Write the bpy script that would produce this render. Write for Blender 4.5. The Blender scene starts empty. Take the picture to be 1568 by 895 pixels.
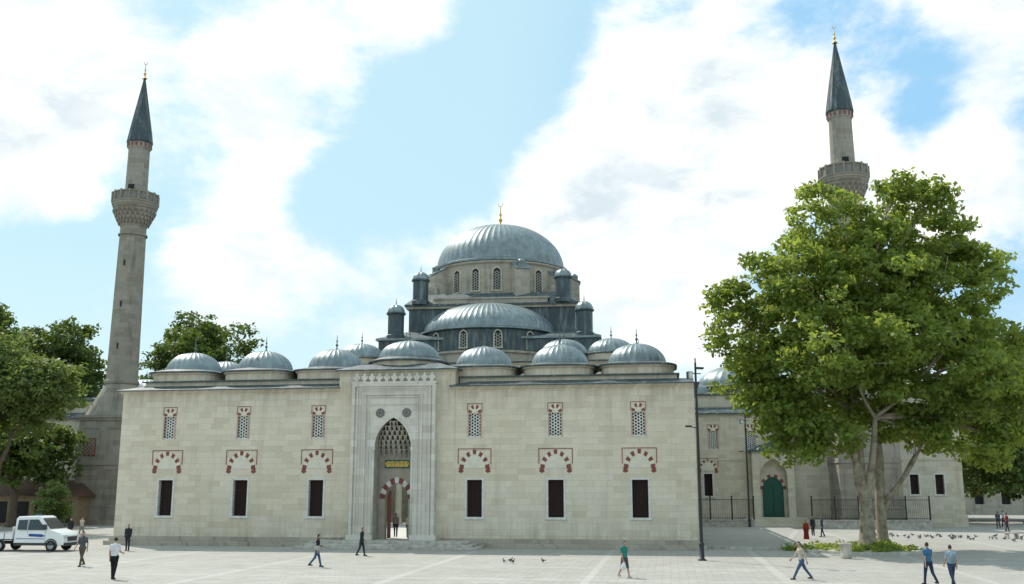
import bpy, math, random
import numpy as np
from mathutils import Vector, Matrix
from math import sin, cos, pi, radians, sqrt, atan2

random.seed(7)
scene = bpy.context.scene
SUN_AZ, SUN_EL = radians(-40), radians(50)

# ------------------------------------------------------------------ mesh builder
class MB:
    def __init__(s):
        s.v=[]; s.f=[]; s.m=[]; s.s=[]
    def face(s, idx, m=0, sm=False):
        s.f.append(tuple(idx)); s.m.append(m); s.s.append(sm)
    def poly(s, pts, m=0, sm=False):
        b=len(s.v); s.v += [tuple(p) for p in pts]; s.face(range(b,b+len(pts)),m,sm)
    def box(s,x0,x1,y0,y1,z0,z1,m=0):
        s.frustum(x0,x1,y0,y1,z0,x0,x1,y0,y1,z1,m)
    def frustum(s,x0,x1,y0,y1,z0,X0,X1,Y0,Y1,z1,m=0):
        b=len(s.v)
        s.v += [(x0,y0,z0),(x1,y0,z0),(x1,y1,z0),(x0,y1,z0),(X0,Y0,z1),(X1,Y0,z1),(X1,Y1,z1),(X0,Y1,z1)]
        for q in ((0,3,2,1),(4,5,6,7),(0,1,5,4),(1,2,6,5),(2,3,7,6),(3,0,4,7)):
            s.face([b+i for i in q],m)
    def revolve(s,cx,cy,prof,n=32,m=0,sm=True,a0=0.0,a1=2*pi,ribs=0,rb=0.04,rot=0.0):
        full = abs(a1-a0-2*pi)<1e-6
        ang=[];bump=[]
        if ribs:
            st=(a1-a0)/ribs
            w=st*0.10
            for i in range(ribs):
                a=a0+i*st
                ang += [a,a+w,a+st*0.5,a+st-w]; bump += [1,0,0,0]
            if not full: ang.append(a1); bump.append(1)
        else:
            k = n if full else n+1
            ang=[a0+(a1-a0)*i/n for i in range(k)]; bump=[0]*k
        k=len(ang); rings=[]
        for (r,z) in prof:
            b=len(s.v)
            if r<1e-5:
                s.v.append((cx,cy,z)); rings.append((b,1))
            else:
                for a,bu in zip(ang,bump):
                    rr=r+(rb if bu else 0)
                    s.v.append((cx+rr*cos(a+rot),cy+rr*sin(a+rot),z+(rb*0.5 if bu else 0)))
                rings.append((b,k))
        for (b0,n0),(b1,n1) in zip(rings[:-1],rings[1:]):
            cnt = k if full else k-1
            for i in range(cnt):
                j=(i+1)%k
                if n0==1 and n1==1: continue
                if n0==1: s.face((b0,b1+j,b1+i),m,sm)
                elif n1==1: s.face((b0+i,b0+j,b1),m,sm)
                else: s.face((b0+i,b0+j,b1+j,b1+i),m,sm)
    def tube(s,pts,rad,n=8,m=0,sm=True,caps=True,flat=1.0):
        pts=[Vector(p) for p in pts]; rings=[]
        prev=None
        for i,p in enumerate(pts):
            if i==0: d=pts[1]-p
            elif i==len(pts)-1: d=p-pts[i-1]
            else: d=pts[i+1]-pts[i-1]
            d.normalize()
            if prev is None:
                u=d.orthogonal().normalized()
            else:
                u=prev-d*prev.dot(d)
                u = u.normalized() if u.length>1e-6 else d.orthogonal().normalized()
            prev=u; w=d.cross(u)
            b=len(s.v)
            for k in range(n):
                a=2*pi*k/n
                q=p+u*(cos(a)*rad[i])+w*(sin(a)*rad[i]*flat)
                s.v.append((q.x,q.y,q.z))
            rings.append(b)
        for b0,b1 in zip(rings[:-1],rings[1:]):
            for k in range(n):
                j=(k+1)%n
                s.face((b0+k,b0+j,b1+j,b1+k),m,sm)
        if caps:
            s.face([rings[0]+k for k in range(n)][::-1],m,sm)
            s.face([rings[-1]+k for k in range(n)],m,sm)
    def capsule(s,p0,p1,r0,r1,n=10,m=0):
        p0=Vector(p0);p1=Vector(p1);d=(p1-p0).normalized()
        s.tube([p0-d*r0*.95,p0-d*r0*.7,p0-d*r0*.3,p0,p1,p1+d*r1*.3,p1+d*r1*.7,p1+d*r1*.95],
               [r0*.3,r0*.71,r0*.95,r0,r1,r1*.95,r1*.71,r1*.3],n,m)
    def ellipsoid(s,c,r,n=12,k=8,m=0):
        b=[]
        for i in range(k+1):
            t=-pi/2+pi*i/k; rr=cos(t)
            st=len(s.v)
            if i in (0,k):
                s.v.append((c[0],c[1],c[2]+r[2]*sin(t))); b.append((st,1))
            else:
                for j in range(n):
                    a=2*pi*j/n
                    s.v.append((c[0]+r[0]*rr*cos(a),c[1]+r[1]*rr*sin(a),c[2]+r[2]*sin(t)))
                b.append((st,n))
        for (b0,n0),(b1,n1) in zip(b[:-1],b[1:]):
            for j in range(n):
                q=(j+1)%n
                if n0==1: s.face((b0,b1+q,b1+j),m,True)
                elif n1==1: s.face((b0+j,b0+q,b1),m,True)
                else: s.face((b0+j,b0+q,b1+q,b1+j),m,True)
    def prism_xz(s,pts,y0,y1,m=0):
        b=len(s.v);n=len(pts)
        s.v += [(x,y0,z) for x,z in pts]+[(x,y1,z) for x,z in pts]
        s.face([b+i for i in range(n)],m); s.face([b+n+i for i in range(n)][::-1],m)
        for i in range(n):
            j=(i+1)%n
            s.face((b+i,b+n+i,b+n+j,b+j),m)
    def bar(s,xa,za,xb,zb,w,y0,y1,m=0):
        dx,dz=xb-xa,zb-za; L=sqrt(dx*dx+dz*dz)
        if L<1e-4: return
        nx,nz=-dz/L*w/2,dx/L*w/2
        s.prism_xz([(xa+nx,za+nz),(xb+nx,zb+nz),(xb-nx,zb-nz),(xa-nx,za-nz)],y0,y1,m)
    def obj(s,name,mats,parent=None,loc=(0,0,0),rot=0.0,bevel=0):
        me=bpy.data.meshes.new(name)
        me.from_pydata(s.v,[],s.f)
        for mt in mats: me.materials.append(mt)
        me.polygons.foreach_set('material_index',s.m)
        me.polygons.foreach_set('use_smooth',s.s)
        me.update()
        o=bpy.data.objects.new(name,me); scene.collection.objects.link(o)
        o.location=loc; o.rotation_euler=(0,0,rot)
        if parent: o.parent=parent
        if bevel:
            b=o.modifiers.new('b','BEVEL'); b.width=bevel; b.segments=2; b.limit_method='ANGLE'
        return o

def empty(name,loc=(0,0,0),rot=0.0,parent=None):
    o=bpy.data.objects.new(name,None); scene.collection.objects.link(o)
    o.location=loc;o.rotation_euler=(0,0,rot)
    if parent:o.parent=parent
    return o

# ------------------------------------------------------------------ materials
def nt(name):
    m=bpy.data.materials.new(name); m.use_nodes=True
    t=m.node_tree; t.nodes.clear()
    out=t.nodes.new('ShaderNodeOutputMaterial')
    return m,t,out
def N(t,ty,**kw):
    return t.nodes.new(ty)
def mth(t,op,a,b=None,c=None):
    n=t.nodes.new('ShaderNodeMath'); n.operation=op
    for i,x in enumerate((a,b,c)):
        if x is None: continue
        if isinstance(x,(int,float)): n.inputs[i].default_value=x
        else: t.links.new(x,n.inputs[i])
    return n.outputs[0]
def mix(t,fac,a,b,mode='MIX'):
    n=t.nodes.new('ShaderNodeMix'); n.data_type='RGBA'; n.blend_type=mode
    for key,x in ((0,fac),(6,a),(7,b)):
        if isinstance(x,(int,float)): n.inputs[key].default_value=x
        elif isinstance(x,tuple): n.inputs[key].default_value=(*x,1) if len(x)==3 else x
        else: t.links.new(x,n.inputs[key])
    return n.outputs[2]
def noise(t,vec,scale,detail=4,rough=.55,dist=0):
    n=N(t,'ShaderNodeTexNoise'); n.inputs['Scale'].default_value=scale
    n.inputs['Detail'].default_value=detail; n.inputs['Roughness'].default_value=rough
    n.inputs['Distortion'].default_value=dist
    if vec is not None: t.links.new(vec,n.inputs['Vector'])
    return n.outputs['Fac']
def rng(t,v,a,b,c=0.,d=1.,smooth=False):
    n=t.nodes.new('ShaderNodeMapRange'); t.links.new(v,n.inputs[0])
    if smooth: n.interpolation_type='SMOOTHSTEP'
    for i,x in enumerate((a,b,c,d)): n.inputs[i+1].default_value=x
    return n.outputs[0]
def xyz(t,x,y,z):
    n=t.nodes.new('ShaderNodeCombineXYZ')
    for i,q in enumerate((x,y,z)):
        if isinstance(q,(int,float)): n.inputs[i].default_value=q
        else: t.links.new(q,n.inputs[i])
    return n.outputs[0]
def bsdf(t,out,col,rough=.8,bump=None,bs=.3,metal=0,spec=.4,bd=.02):
    p=t.nodes.new('ShaderNodeBsdfPrincipled')
    if isinstance(col,tuple): p.inputs['Base Color'].default_value=(*col,1)
    else: t.links.new(col,p.inputs['Base Color'])
    if isinstance(rough,(int,float)): p.inputs['Roughness'].default_value=rough
    else: t.links.new(rough,p.inputs['Roughness'])
    p.inputs['Metallic'].default_value=metal
    p.inputs['Specular IOR Level'].default_value=spec
    if bump is not None:
        b=t.nodes.new('ShaderNodeBump'); b.inputs['Strength'].default_value=bs
        b.inputs['Distance'].default_value=bd
        t.links.new(bump,b.inputs['Height']); t.links.new(b.outputs[0],p.inputs['Normal'])
    t.links.new(p.outputs[0],out.inputs[0])
    return p

def stone(name,c1,c2,row=.42,bw=.95,R=None,stain=.35,mort=.76,dark=(.16,.15,.13),zs=None,vary=(.8,.755,.67)):
    m,t,out=nt(name)
    tc=N(t,'ShaderNodeTexCoord'); sp=N(t,'ShaderNodeSeparateXYZ'); t.links.new(tc.outputs['Object'],sp.inputs[0])
    x,y,z=sp.outputs
    if R: h=mth(t,'MULTIPLY',mth(t,'ARCTAN2',y,x),R)
    else: h=mth(t,'ADD',x,y)
    v=xyz(t,h,z,0.0)
    br=N(t,'ShaderNodeTexBrick'); t.links.new(v,br.inputs['Vector'])
    br.inputs['Scale'].default_value=1; br.inputs['Brick Width'].default_value=bw; br.inputs['Row Height'].default_value=row
    br.inputs['Mortar Size'].default_value=.012; br.inputs['Mortar Smooth'].default_value=.3
    br.inputs['Color1'].default_value=(*c1,1); br.inputs['Color2'].default_value=(*c2,1)
    br.inputs['Mortar'].default_value=(c1[0]*mort,c1[1]*mort,c1[2]*mort,1)
    br.offset=.43; br.squash=1.3; br.squash_frequency=3
    b2=N(t,'ShaderNodeTexBrick'); t.links.new(v,b2.inputs['Vector'])
    b2.inputs['Scale'].default_value=1; b2.inputs['Brick Width'].default_value=bw; b2.inputs['Row Height'].default_value=row
    b2.inputs['Mortar Size'].default_value=0; b2.offset=.43; b2.squash=1.3; b2.squash_frequency=3; b2.inputs['Bias'].default_value=-.6
    b2.inputs['Color1'].default_value=(1,1,1,1); b2.inputs['Color2'].default_value=(*vary,1)
    col=mix(t,.8,br.outputs[0],b2.outputs[0],'MULTIPLY')
    big=noise(t,tc.outputs['Object'],.16,6,.6)
    col=mix(t,rng(t,big,.35,.7,0,.35),col,(c2[0]*.92,c2[1]*.83,c2[2]*.68))
    st=noise(t,xyz(t,mth(t,'MULTIPLY',h,1.1),mth(t,'MULTIPLY',z,.12),0.0),1.0,6,.65)
    col=mix(t,rng(t,st,.52,.78,0,stain),col,dark)
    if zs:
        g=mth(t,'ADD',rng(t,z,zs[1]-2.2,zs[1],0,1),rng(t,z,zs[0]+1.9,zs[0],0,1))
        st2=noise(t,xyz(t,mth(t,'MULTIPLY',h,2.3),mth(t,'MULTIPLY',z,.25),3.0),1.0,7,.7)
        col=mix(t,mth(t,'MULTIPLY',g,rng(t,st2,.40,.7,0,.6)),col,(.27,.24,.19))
    fine=noise(t,tc.outputs['Object'],5.0,6,.65)
    col=mix(t,rng(t,fine,.35,.75,0,.22),col,(c2[0]*.6,c2[1]*.6,c2[2]*.58))
    hgt=mth(t,'ADD',mth(t,'MULTIPLY',br.outputs['Fac'],-1.0),mth(t,'MULTIPLY',fine,.6))
    bsdf(t,out,col,.9,hgt,.35,spec=.2)
    return m
def plain(name,c,rough=.8,var=.25,sc=3.,metal=0,spec=.4,c2=None):
    m,t,out=nt(name)
    tc=N(t,'ShaderNodeTexCoord')
    f=noise(t,tc.outputs['Object'],sc,5,.6)
    c2=c2 or tuple(x*(1-var*1.4) for x in c)
    col=mix(t,rng(t,f,.35,.68,0,1),c,c2)
    bsdf(t,out,col,rough,f,.15,metal,spec)
    return m
def lead(name,c,metal=.0,light=(.34,.38,.38),r0=.42,r1=.6):
    m,t,out=nt(name)
    tc=N(t,'ShaderNodeTexCoord'); sp=N(t,'ShaderNodeSeparateXYZ'); t.links.new(tc.outputs['Object'],sp.inputs[0])
    f=noise(t,tc.outputs['Object'],.9,6,.65)
    col=mix(t,rng(t,f,.3,.7),c,tuple(x*.62 for x in c))
    s2=noise(t,xyz(t,mth(t,'MULTIPLY',sp.outputs[0],2.2),mth(t,'MULTIPLY',sp.outputs[1],2.2),mth(t,'MULTIPLY',sp.outputs[2],.35)),1,5,.6)
    col=mix(t,rng(t,s2,.5,.75,0,.5),col,light)
    zz=mth(t,'FRACT',mth(t,'MULTIPLY',sp.outputs[2],.9))
    col=mix(t,rng(t,zz,.0,.05,.3,0.),col,(.07,.09,.1))
    bsdf(t,out,col,rng(t,f,.3,.7,r0,r1),f,.25,metal,.5)
    return m

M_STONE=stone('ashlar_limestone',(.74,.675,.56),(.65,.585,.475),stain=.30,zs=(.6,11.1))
M_MARBLE=stone('portal_marble',(.72,.69,.63),(.60,.575,.525),row=.5,bw=.8,stain=.45)
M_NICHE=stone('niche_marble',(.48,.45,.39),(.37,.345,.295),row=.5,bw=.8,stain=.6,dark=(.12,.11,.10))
M_PLINTH=stone('plinth_stone',(.48,.44,.37),(.36,.33,.28),row=.33,bw=1.3,stain=.8,dark=(.1,.095,.08))
M_OLD=stone('old_stone',(.50,.465,.395),(.40,.375,.32),row=.45,bw=.9,stain=.8,dark=(.11,.11,.10))
M_WING=stone('wing_stone',(.66,.61,.51),(.55,.505,.41),row=.45,bw=.9,stain=.45)
M_MINA=stone('minaret_stone',(.36,.335,.29),(.27,.25,.215),row=.55,bw=.8,R=1.6,stain=.9,dark=(.085,.08,.07))
M_LEAD=lead('lead_sheet',(.25,.31,.325),.42,(.44,.49,.49),.32,.52)
M_LEADD=lead('lead_dark',(.055,.085,.095))
M_WHITE=plain('white_marble',(.72,.71,.67),.6,.2,4)
M_PLAST=plain('tympanum_stone',(.72,.67,.56),.9,.10,2)
M_RED=plain('red_stone',(.27,.085,.07),.8,.3,6)
M_REDD=plain('oxide_wood',(.040,.017,.015),.7,.3,8)
M_DARK=plain('dark_interior',(.02,.02,.02),.8,.2,2)
M_GOLD=plain('gilding',(.75,.5,.12),.35,.3,5,metal=.8)
M_GREEN=plain('green_door',(.008,.085,.06),.5,.2,5)
M_IRON=plain('black_iron',(.02,.022,.024),.5,.2,8)
M_FIN=plain('finial_metal',(.13,.15,.15),.5,.2,8)
M_PINK=plain('pale_band',(.55,.36,.29),.8,.2,5)
M_TAN=plain('stone_steps',(.56,.53,.47),.9,.35,2.5)

# ------------------------------------------------------------------ helper shapes
def parch(cx,zs,r,e,n):
    R=r+e; aT=math.acos(e/R); pts=[]
    for i in range(n+1):
        a=aT*i/n; pts.append((cx-e+R*cos(a),zs+R*sin(a)))
    L=[(2*cx-x,z) for x,z in pts[:-1]][::-1]
    return pts+L
def wall(mb,x0,x1,z0,z1,y,th,ops,m=0,mr=None):
    mr=m if mr is None else mr
    xs=sorted(set([x0,x1]+[o[0] for o in ops]+[o[1] for o in ops]))
    zs=sorted(set([z0,z1]+[o[2] for o in ops]+[o[3] for o in ops]))
    for a,b in zip(xs[:-1],xs[1:]):
        for c,d in zip(zs[:-1],zs[1:]):
            mx,mz=(a+b)/2,(c+d)/2
            if any(o[0]<mx<o[1] and o[2]<mz<o[3] for o in ops): continue
            mb.poly([(a,y,c),(b,y,c),(b,y,d),(a,y,d)],m)
            mb.poly([(b,y+th,c),(a,y+th,c),(a,y+th,d),(b,y+th,d)],m)
    for o in ops:
        a,b,c,d=o[:4]; Y=y+th
        mb.poly([(a,y,c),(a,Y,c),(a,Y,d),(a,y,d)],mr); mb.poly([(b,y,c),(b,y,d),(b,Y,d),(b,Y,c)],mr)
        mb.poly([(a,y,d),(a,Y,d),(b,Y,d),(b,y,d)],mr)
        if c>z0+1e-3: mb.poly([(a,y,c),(b,y,c),(b,Y,c),(a,Y,c)],mr)
    mb.poly([(x0,y,z1),(x1,y,z1),(x1,y+th,z1),(x0,y+th,z1)],m)
    for x in (x0,x1): mb.poly([(x,y,z0),(x,y+th,z0),(x,y+th,z1),(x,y,z1)],m)
def arch_panel(mb,x0,x1,z0,z1,cx,r,zs,e,y,dep,m=0,mi=None,n=10):
    mi=m if mi is None else mi
    P=parch(cx,zs,r,e,n)
    mb.poly([(cx+r,y,z0),(x1,y,z0),(x1,y,zs),(cx+r,y,zs)],m)
    mb.poly([(x0,y,z0),(cx-r,y,z0),(cx-r,y,zs),(x0,y,zs)],m)
    top=[]
    for (x,z) in P:
        t=(x-(cx-r))/(2*r); top.append((x0+(x1-x0)*t,z1))
    mb.poly([(x1,y,zs),(x1,y,z1),(P[0][0],y,P[0][1])],m)
    mb.poly([(x0,y,z1),(x0,y,zs),(P[-1][0],y,P[-1][1])],m)
    for i in range(len(P)-1):
        mb.poly([(P[i][0],y,P[i][1]),(top[i][0],y,z1),(top[i+1][0],y,z1),(P[i+1][0],y,P[i+1][1])],m)
        mb.poly([(P[i][0],y,P[i][1]),(P[i+1][0],y,P[i+1][1]),(P[i+1][0],y+dep,P[i+1][1]),(P[i][0],y+dep,P[i][1])],mi)
    for x in (cx-r,cx+r): mb.poly([(x,y,z0),(x,y+dep,z0),(x,y+dep,zs),(x,y,zs)],mi)
def voussoirs(mb,cx,y,zs,ri,ro,e,n,ma,mb_,pr):
    k=n*2
    A=parch(cx,zs,ri,e,k); B=parch(cx,zs,ro,e,k)
    tot=len(A)-1; step=tot/n
    for i in range(n):
        a=int(round(i*step)); b=int(round((i+1)*step))
        pts=B[a:b+1]+A[a:b+1][::-1]
        mat=ma if i%2==0 else mb_
        mb.prism_xz(pts,y-pr*(1.6 if mat==ma else 1.0),y+.02,mat)
def clipseg(px,pz,dx,dz,x0,x1,z0,z1):
    t0,t1=-1e9,1e9
    for p,d,a,b in ((px,dx,x0,x1),(pz,dz,z0,z1)):
        if abs(d)<1e-9:
            if p<a or p>b: return None
        else:
            u,v=(a-p)/d,(b-p)/d
            if u>v:u,v=v,u
            t0=max(t0,u);t1=min(t1,v)
    if t1-t0<.03: return None
    return px+dx*t0,pz+dz*t0,px+dx*t1,pz+dz*t1
def lattice(mb,x0,x1,z0,z1,y,m,sp=.2,w=.055,ang=(60,120)):
    cx,cz=(x0+x1)/2,(z0+z1)/2
    for q,a in enumerate(ang):
        dx,dz=cos(radians(a)),sin(radians(a)); nx,nz=-dz,dx
        K=int(((x1-x0)+(z1-z0))/sp)+1
        for k in range(-K,K+1):
            c=clipseg(cx+nx*sp*(k+.5),cz+nz*sp*(k+.5),dx,dz,x0,x1,z0,z1)
            if c: mb.bar(*c,w,y+.004*q,y+.05+.004*q,m)
DM=[M_WHITE,M_REDD,M_DARK,M_RED,M_PLAST,M_PINK,M_MARBLE,M_GOLD]
W_,RD_,DK_,RE_,PL_,PK_,MA_,GO_=range(8)
def low_window(mb,cx,z0,z1,hw,y,frame=.13,arch=True,za=5.5,ra=1.08,depth=.42,grid=True):
    mb.box(cx-hw-frame,cx-hw,y-.03,y+.42,z0-.02,z1,W_); mb.box(cx+hw,cx+hw+frame,y-.03,y+.42,z0-.02,z1,W_)
    mb.box(cx-hw-frame,cx+hw+frame,y-.035,y+.42,z1,z1+frame,W_)
    mb.box(cx-hw-frame-.07,cx+hw+frame+.07,y-.09,y+.42,z0-.16,z0-.02,W_)
    mb.box(cx-hw-frame+.01,cx+hw+frame-.01,y+depth+.01,y+depth+.06,z0-.02,z1+.1,RD_)
    if grid:
        k=int(2*hw/.16)
        for i in range(1,k):
            x=cx-hw+2*hw*i/k; mb.box(x-.018,x+.018,y+depth-.16,y+depth-.12,z0,z1,RD_)
        k=int((z1-z0)/.2)
        for i in range(1,k):
            z=z0+(z1-z0)*i/k; mb.box(cx-hw,cx+hw,y+depth-.17,y+depth-.13,z-.018,z+.018,RD_)
    if arch:
        ri=ra*.72
        P=parch(cx,za,ri,.22,8)
        mb.prism_xz(P,y-.012,y+.02,PL_)
        voussoirs(mb,cx,y,za,ri,ra,.22,13,RE_,PL_,.022)
        W=ra+.08; T=za+ra*1.22
        mb.box(cx-W-.05,cx-W,y-.03,y+.02,za+.28,T+.05,RE_); mb.box(cx+W,cx+W+.05,y-.03,y+.02,za+.28,T+.05,RE_)
        mb.box(cx-W,cx+W,y-.03,y+.02,T,T+.05,RE_)
        for sx in (-1,1):
            X=cx+sx*(ra*.9)
            mb.prism_xz([(X-.2,za),(X-.12,za-.1),(X-.2,za-.24),(X,za-.36),(X+.2,za-.24),(X+.12,za-.1),(X+.2,za)],y-.03,y+.02,RE_)
def up_window(mb,cx,z0,z1,hw,y):
    mb.box(cx-hw,cx+hw,y+.3,y+.34,z0,z1,DK_)
    lattice(mb,cx-hw,cx+hw,z0,z1,y+.12,W_,.19,.05,(30,90,150))
    f=.09
    mb.box(cx-hw-f,cx-hw,y-.02,y+.2,z0-f,z1+.02,PK_); mb.box(cx+hw,cx+hw+f,y-.02,y+.2,z0-f,z1+.02,PK_)
    mb.box(cx-hw,cx+hw,y-.02,y+.2,z0-f,z0,W_)
    voussoirs(mb,cx,y,z1+.06,hw*.55,hw*1.12,.14,7,RE_,PL_,.022)
    mb.prism_xz(parch(cx,z1+.06,hw*.55,.14,4),y-.012,y+.02,PL_)
    W=hw+f
    mb.box(cx-W-.035,cx-W,y-.03,y+.02,z1+.1,z1+.72,RE_); mb.box(cx+W,cx+W+.035,y-.03,y+.02,z1+.1,z1+.72,RE_)
    mb.box(cx-W,cx+W,y-.03,y+.02,z1+.685,z1+.72,RE_)
def finial(mb,cx,cy,z,h,m,crescent=False):
    p=[(.20,0),(.13,.08),(.045,.16),(.045,.24),(.11,.32),(.11,.36),(.035,.44),(.035,.52),(.08,.6),(.03,.68),(.018,1)]
    mb.revolve(cx,cy,[(r*h*.85,z+q*h) for r,q in p],8,m)
    if crescent:
        R=h*.1
        pts=[(cx+R*cos(a),cy,z+h+R+R*sin(a)) for a in [radians(-90+d) for d in range(-140,141,20)]]
        n=len(pts); mb.tube(pts,[.02+.05*h*.2*sin(pi*i/(n-1)) for i in range(n)],5,m)
def dome(mb,cx,cy,z,r,h,ribs,m,rb=.022,rings=10,a0=0,a1=2*pi):
    pr=[(r+.12,z-.14),(r+.14,z-.02),(r+.0,z+.02)]
    for i in range(1,rings+1):
        t=pi/2*i/rings
        pr.append((r*cos(t) if i<rings else 0,z+h*sin(t)))
    mb.revolve(cx,cy,pr[:3],ribs*2,m,False,a0,a1)
    mb.revolve(cx,cy,pr[2:],0,m,True,a0,a1,ribs=ribs,rb=rb)

# ================================================================== MOSQUE (courtyard frame)
mosque=empty('mosque',(-29.6,76,0),-radians(8.76))
C=21.4; WX=[C-17.5,C-11.65,C-5.85,C+5.85,C+11.65,C+17.5]; WD=42.8; WH=11.1
mb=MB()
ops=[(x-.68,x+.68,2.1,4.8) for x in WX]+[(x-.42,x+.42,7.75,9.35) for x in WX]+[(18.4,24.4,0.0,WH)]
wall(mb,0,WD,0,WH,0,1.2,ops,0)
mb.box(0,1.2,1.2,41,0,WH); mb.box(WD-1.2,WD,1.2,41,0,WH)
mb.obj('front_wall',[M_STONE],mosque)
mb=MB()
for x in WX:
    low_window(mb,x,2.1,4.67,.55,0)
    up_window(mb,x,7.75,9.35,.42,0)
mb.obj('facade_windows',DM,mosque)
mb=MB()
for a,b in ((-.22,17.6),(25.2,WD+.22)):
    mb.box(a,b,-.22,0-.002,0,.62); mb.box(a-.25,b+.25,-.55,-.22,0,.30)
mb.box(-.24,0-.002,-.002,41,0,.62); mb.box(WD+.002,WD+.24,-.002,41,0,.62)
r=random.Random(8)
for k in range(60):
    x=r.uniform(0,WD)
    if 15.5<x<27.5: continue
    w=r.uniform(.4,1.1); mb.box(x,x+w,-.56-r.uniform(.03,.22),-.56,0,r.uniform(.08,.26))
mb.obj('plinth',[M_PLINTH],mosque)
mb=MB()
for a,b in ((-.0,17.1),(25.8,WD)):
    mb.box(a-.12,b+.0,-.12,1.2,WH,WH+.10,0)
    mb.box(a-.24,b,-.24,1.3,WH+.10,WH+.20,0)
    mb.box(a-.40,b,-.40,1.4,WH+.20,WH+.26,1)
    mb.frustum(a-.40,b,-.40,1.4,WH+.26, a+1.0,b,1.0,1.4,WH+.66,1)
mb.box(WD-.02,WD+.38,-.38,41,WH+.204,WH+.256,1); mb.box(-.38,0.02,-.38,41,WH+.204,WH+.256,1)
mb.box(17.1,25.8,-.05,6.8,0+WH+.0,12.45,0)
mb.box(17.1,18.4,-.05,-.001,.62,WH,0); mb.box(24.4,25.8,-.05,-.001,.62,WH,0)
mb.box(16.98,25.92,-.17,6.9,12.45,12.55,0); mb.box(16.8,26.1,-.35,7.0,12.55,12.63,1)
mb.frustum(16.8,26.1,-.35,7.0,12.63,18.4,24.4,1.0,6.0,13.15,1)
T0,T1=WH+.45,12.05
for (x0,x1,y0,y1) in ((1.15,17.0,1.1,6.7),(25.9,WD-1.15,1.1,6.7),(1.15,6.7,6.7,36),(WD-6.7,WD-1.15,6.7,36)):
    mb.box(x0,x1,y0,y1,T0,T1,0)
    mb.box(x0-.2,x1+.2,y0-.2,y1+.06,T1,T1+.10,1)
bays=[(C-17.6,3.6),(C-11.65,3.6),(C-5.85,3.6),(C+5.85,3.6),(C+11.65,3.6),(C+17.4,3.6)]
for i in range(1,6):
    bays += [(C-17.6,3.6+5.8*i),(C+17.4,3.6+5.8*i)]
zt=T1+.10
for k,(x,y) in enumerate(bays):
    n=40
    def ring(R,z,p=4.0):
        st=len(mb.v)
        for j in range(n):
            a=2*pi*(j+.5)/n; q=(abs(cos(a))**p+abs(sin(a))**p)**(-1/p)
            mb.v.append((x+R*q*cos(a),y+R*q*sin(a),z))
        return st
    def skin(rs,m,sm=False):
        for a_,b_ in zip(rs[:-1],rs[1:]):
            for j in range(n): mb.face((a_+j,a_+(j+1)%n,b_+(j+1)%n,b_+j),m,sm)
    skin([ring(2.62,zt-.03),ring(2.62,zt+.52)],0)
    skin([ring(2.62,zt+.52),ring(2.74,zt+.54),ring(2.74,zt+.64)],0)
    skin([ring(2.74,zt+.64),ring(2.92,zt+.65),ring(2.92,zt+.75),ring(2.25,zt+.98,2.5),ring(1.2,zt+1.0,2)],1)
mb.revolve(C,3.6,[(3.0,12.7),(2.9,13.35),(2.9,13.4)],28,0,False)
mb.revolve(C,3.6,[(2.95,13.4),(3.15,13.42),(3.15,13.52),(2.3,13.85),(0,13.85)],28,1,False)
mb.obj('arcade_roof',[M_STONE,M_LEADD],mosque)
mb=MB()
for i,(x,y) in enumerate(bays):
    dz=.06*((i*37)%5)/5
    dome(mb,x,y,zt+1.0,2.12,1.5+dz,28,0); finial(mb,x,y,zt+2.44+dz,1.2,1)
dome(mb,C,3.6,13.88,2.3,1.35,28,0); finial(mb,C,3.6,15.18,1.0,1)
mb.obj('arcade_domes',[M_LEAD,M_FIN],mosque)
mb=MB()
for i in range(8):
    x=C-20.3+5.8*i
    if 0<x<WD: mb.revolve(x,6.9,[(.42,0),(.42,.25),(.3,.3),(.27,4.6),(.42,5.1),(.42,5.3)],12,0)
for i in range(7):
    x0=C-20.3+5.8*i
    arch_panel(mb,x0+.0,x0+5.8,5.3,T0,x0+2.9,2.5,5.3,.5,6.6,.5,1)
mb.obj('courtyard_arcade',[M_WHITE,M_STONE],mosque)
mb=MB()
mb.box(3.5,38.8,35.5,40.5,9.5,17.2,0)
mb.box(3.3,39.0,35.3,40.7,17.2,17.35,0); mb.box(3.1,39.2,35.1,40.9,17.35,17.5,1)
for i in range(6):
    mb.revolve(20.9+5.9*(i-3)+2.95,35.9,[(.5,0),(.5,.3),(.36,.4),(.33,8.6),(.55,9.4),(.55,9.5)],12,0)
PD=(6.8,12.0,29.9,35.1)
for x in PD:
    mb.revolve(x,38,[(2.85,17.5),(2.85,18.2)],24,0,False)
    mb.revolve(x,38,[(2.85,18.2),(3.05,18.25),(3.05,18.35),(2.6,18.5),(0,18.5)],24,1,False)
mb.obj('porch',[M_WING,M_LEADD],mosque)
mb=MB()
for x in PD:
    dome(mb,x,38,18.4,2.6,1.75,28,0); finial(mb,x,38,20.05,1.4,1)
mb.obj('porch_domes',[M_LEAD,M_FIN],mosque)

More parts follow.
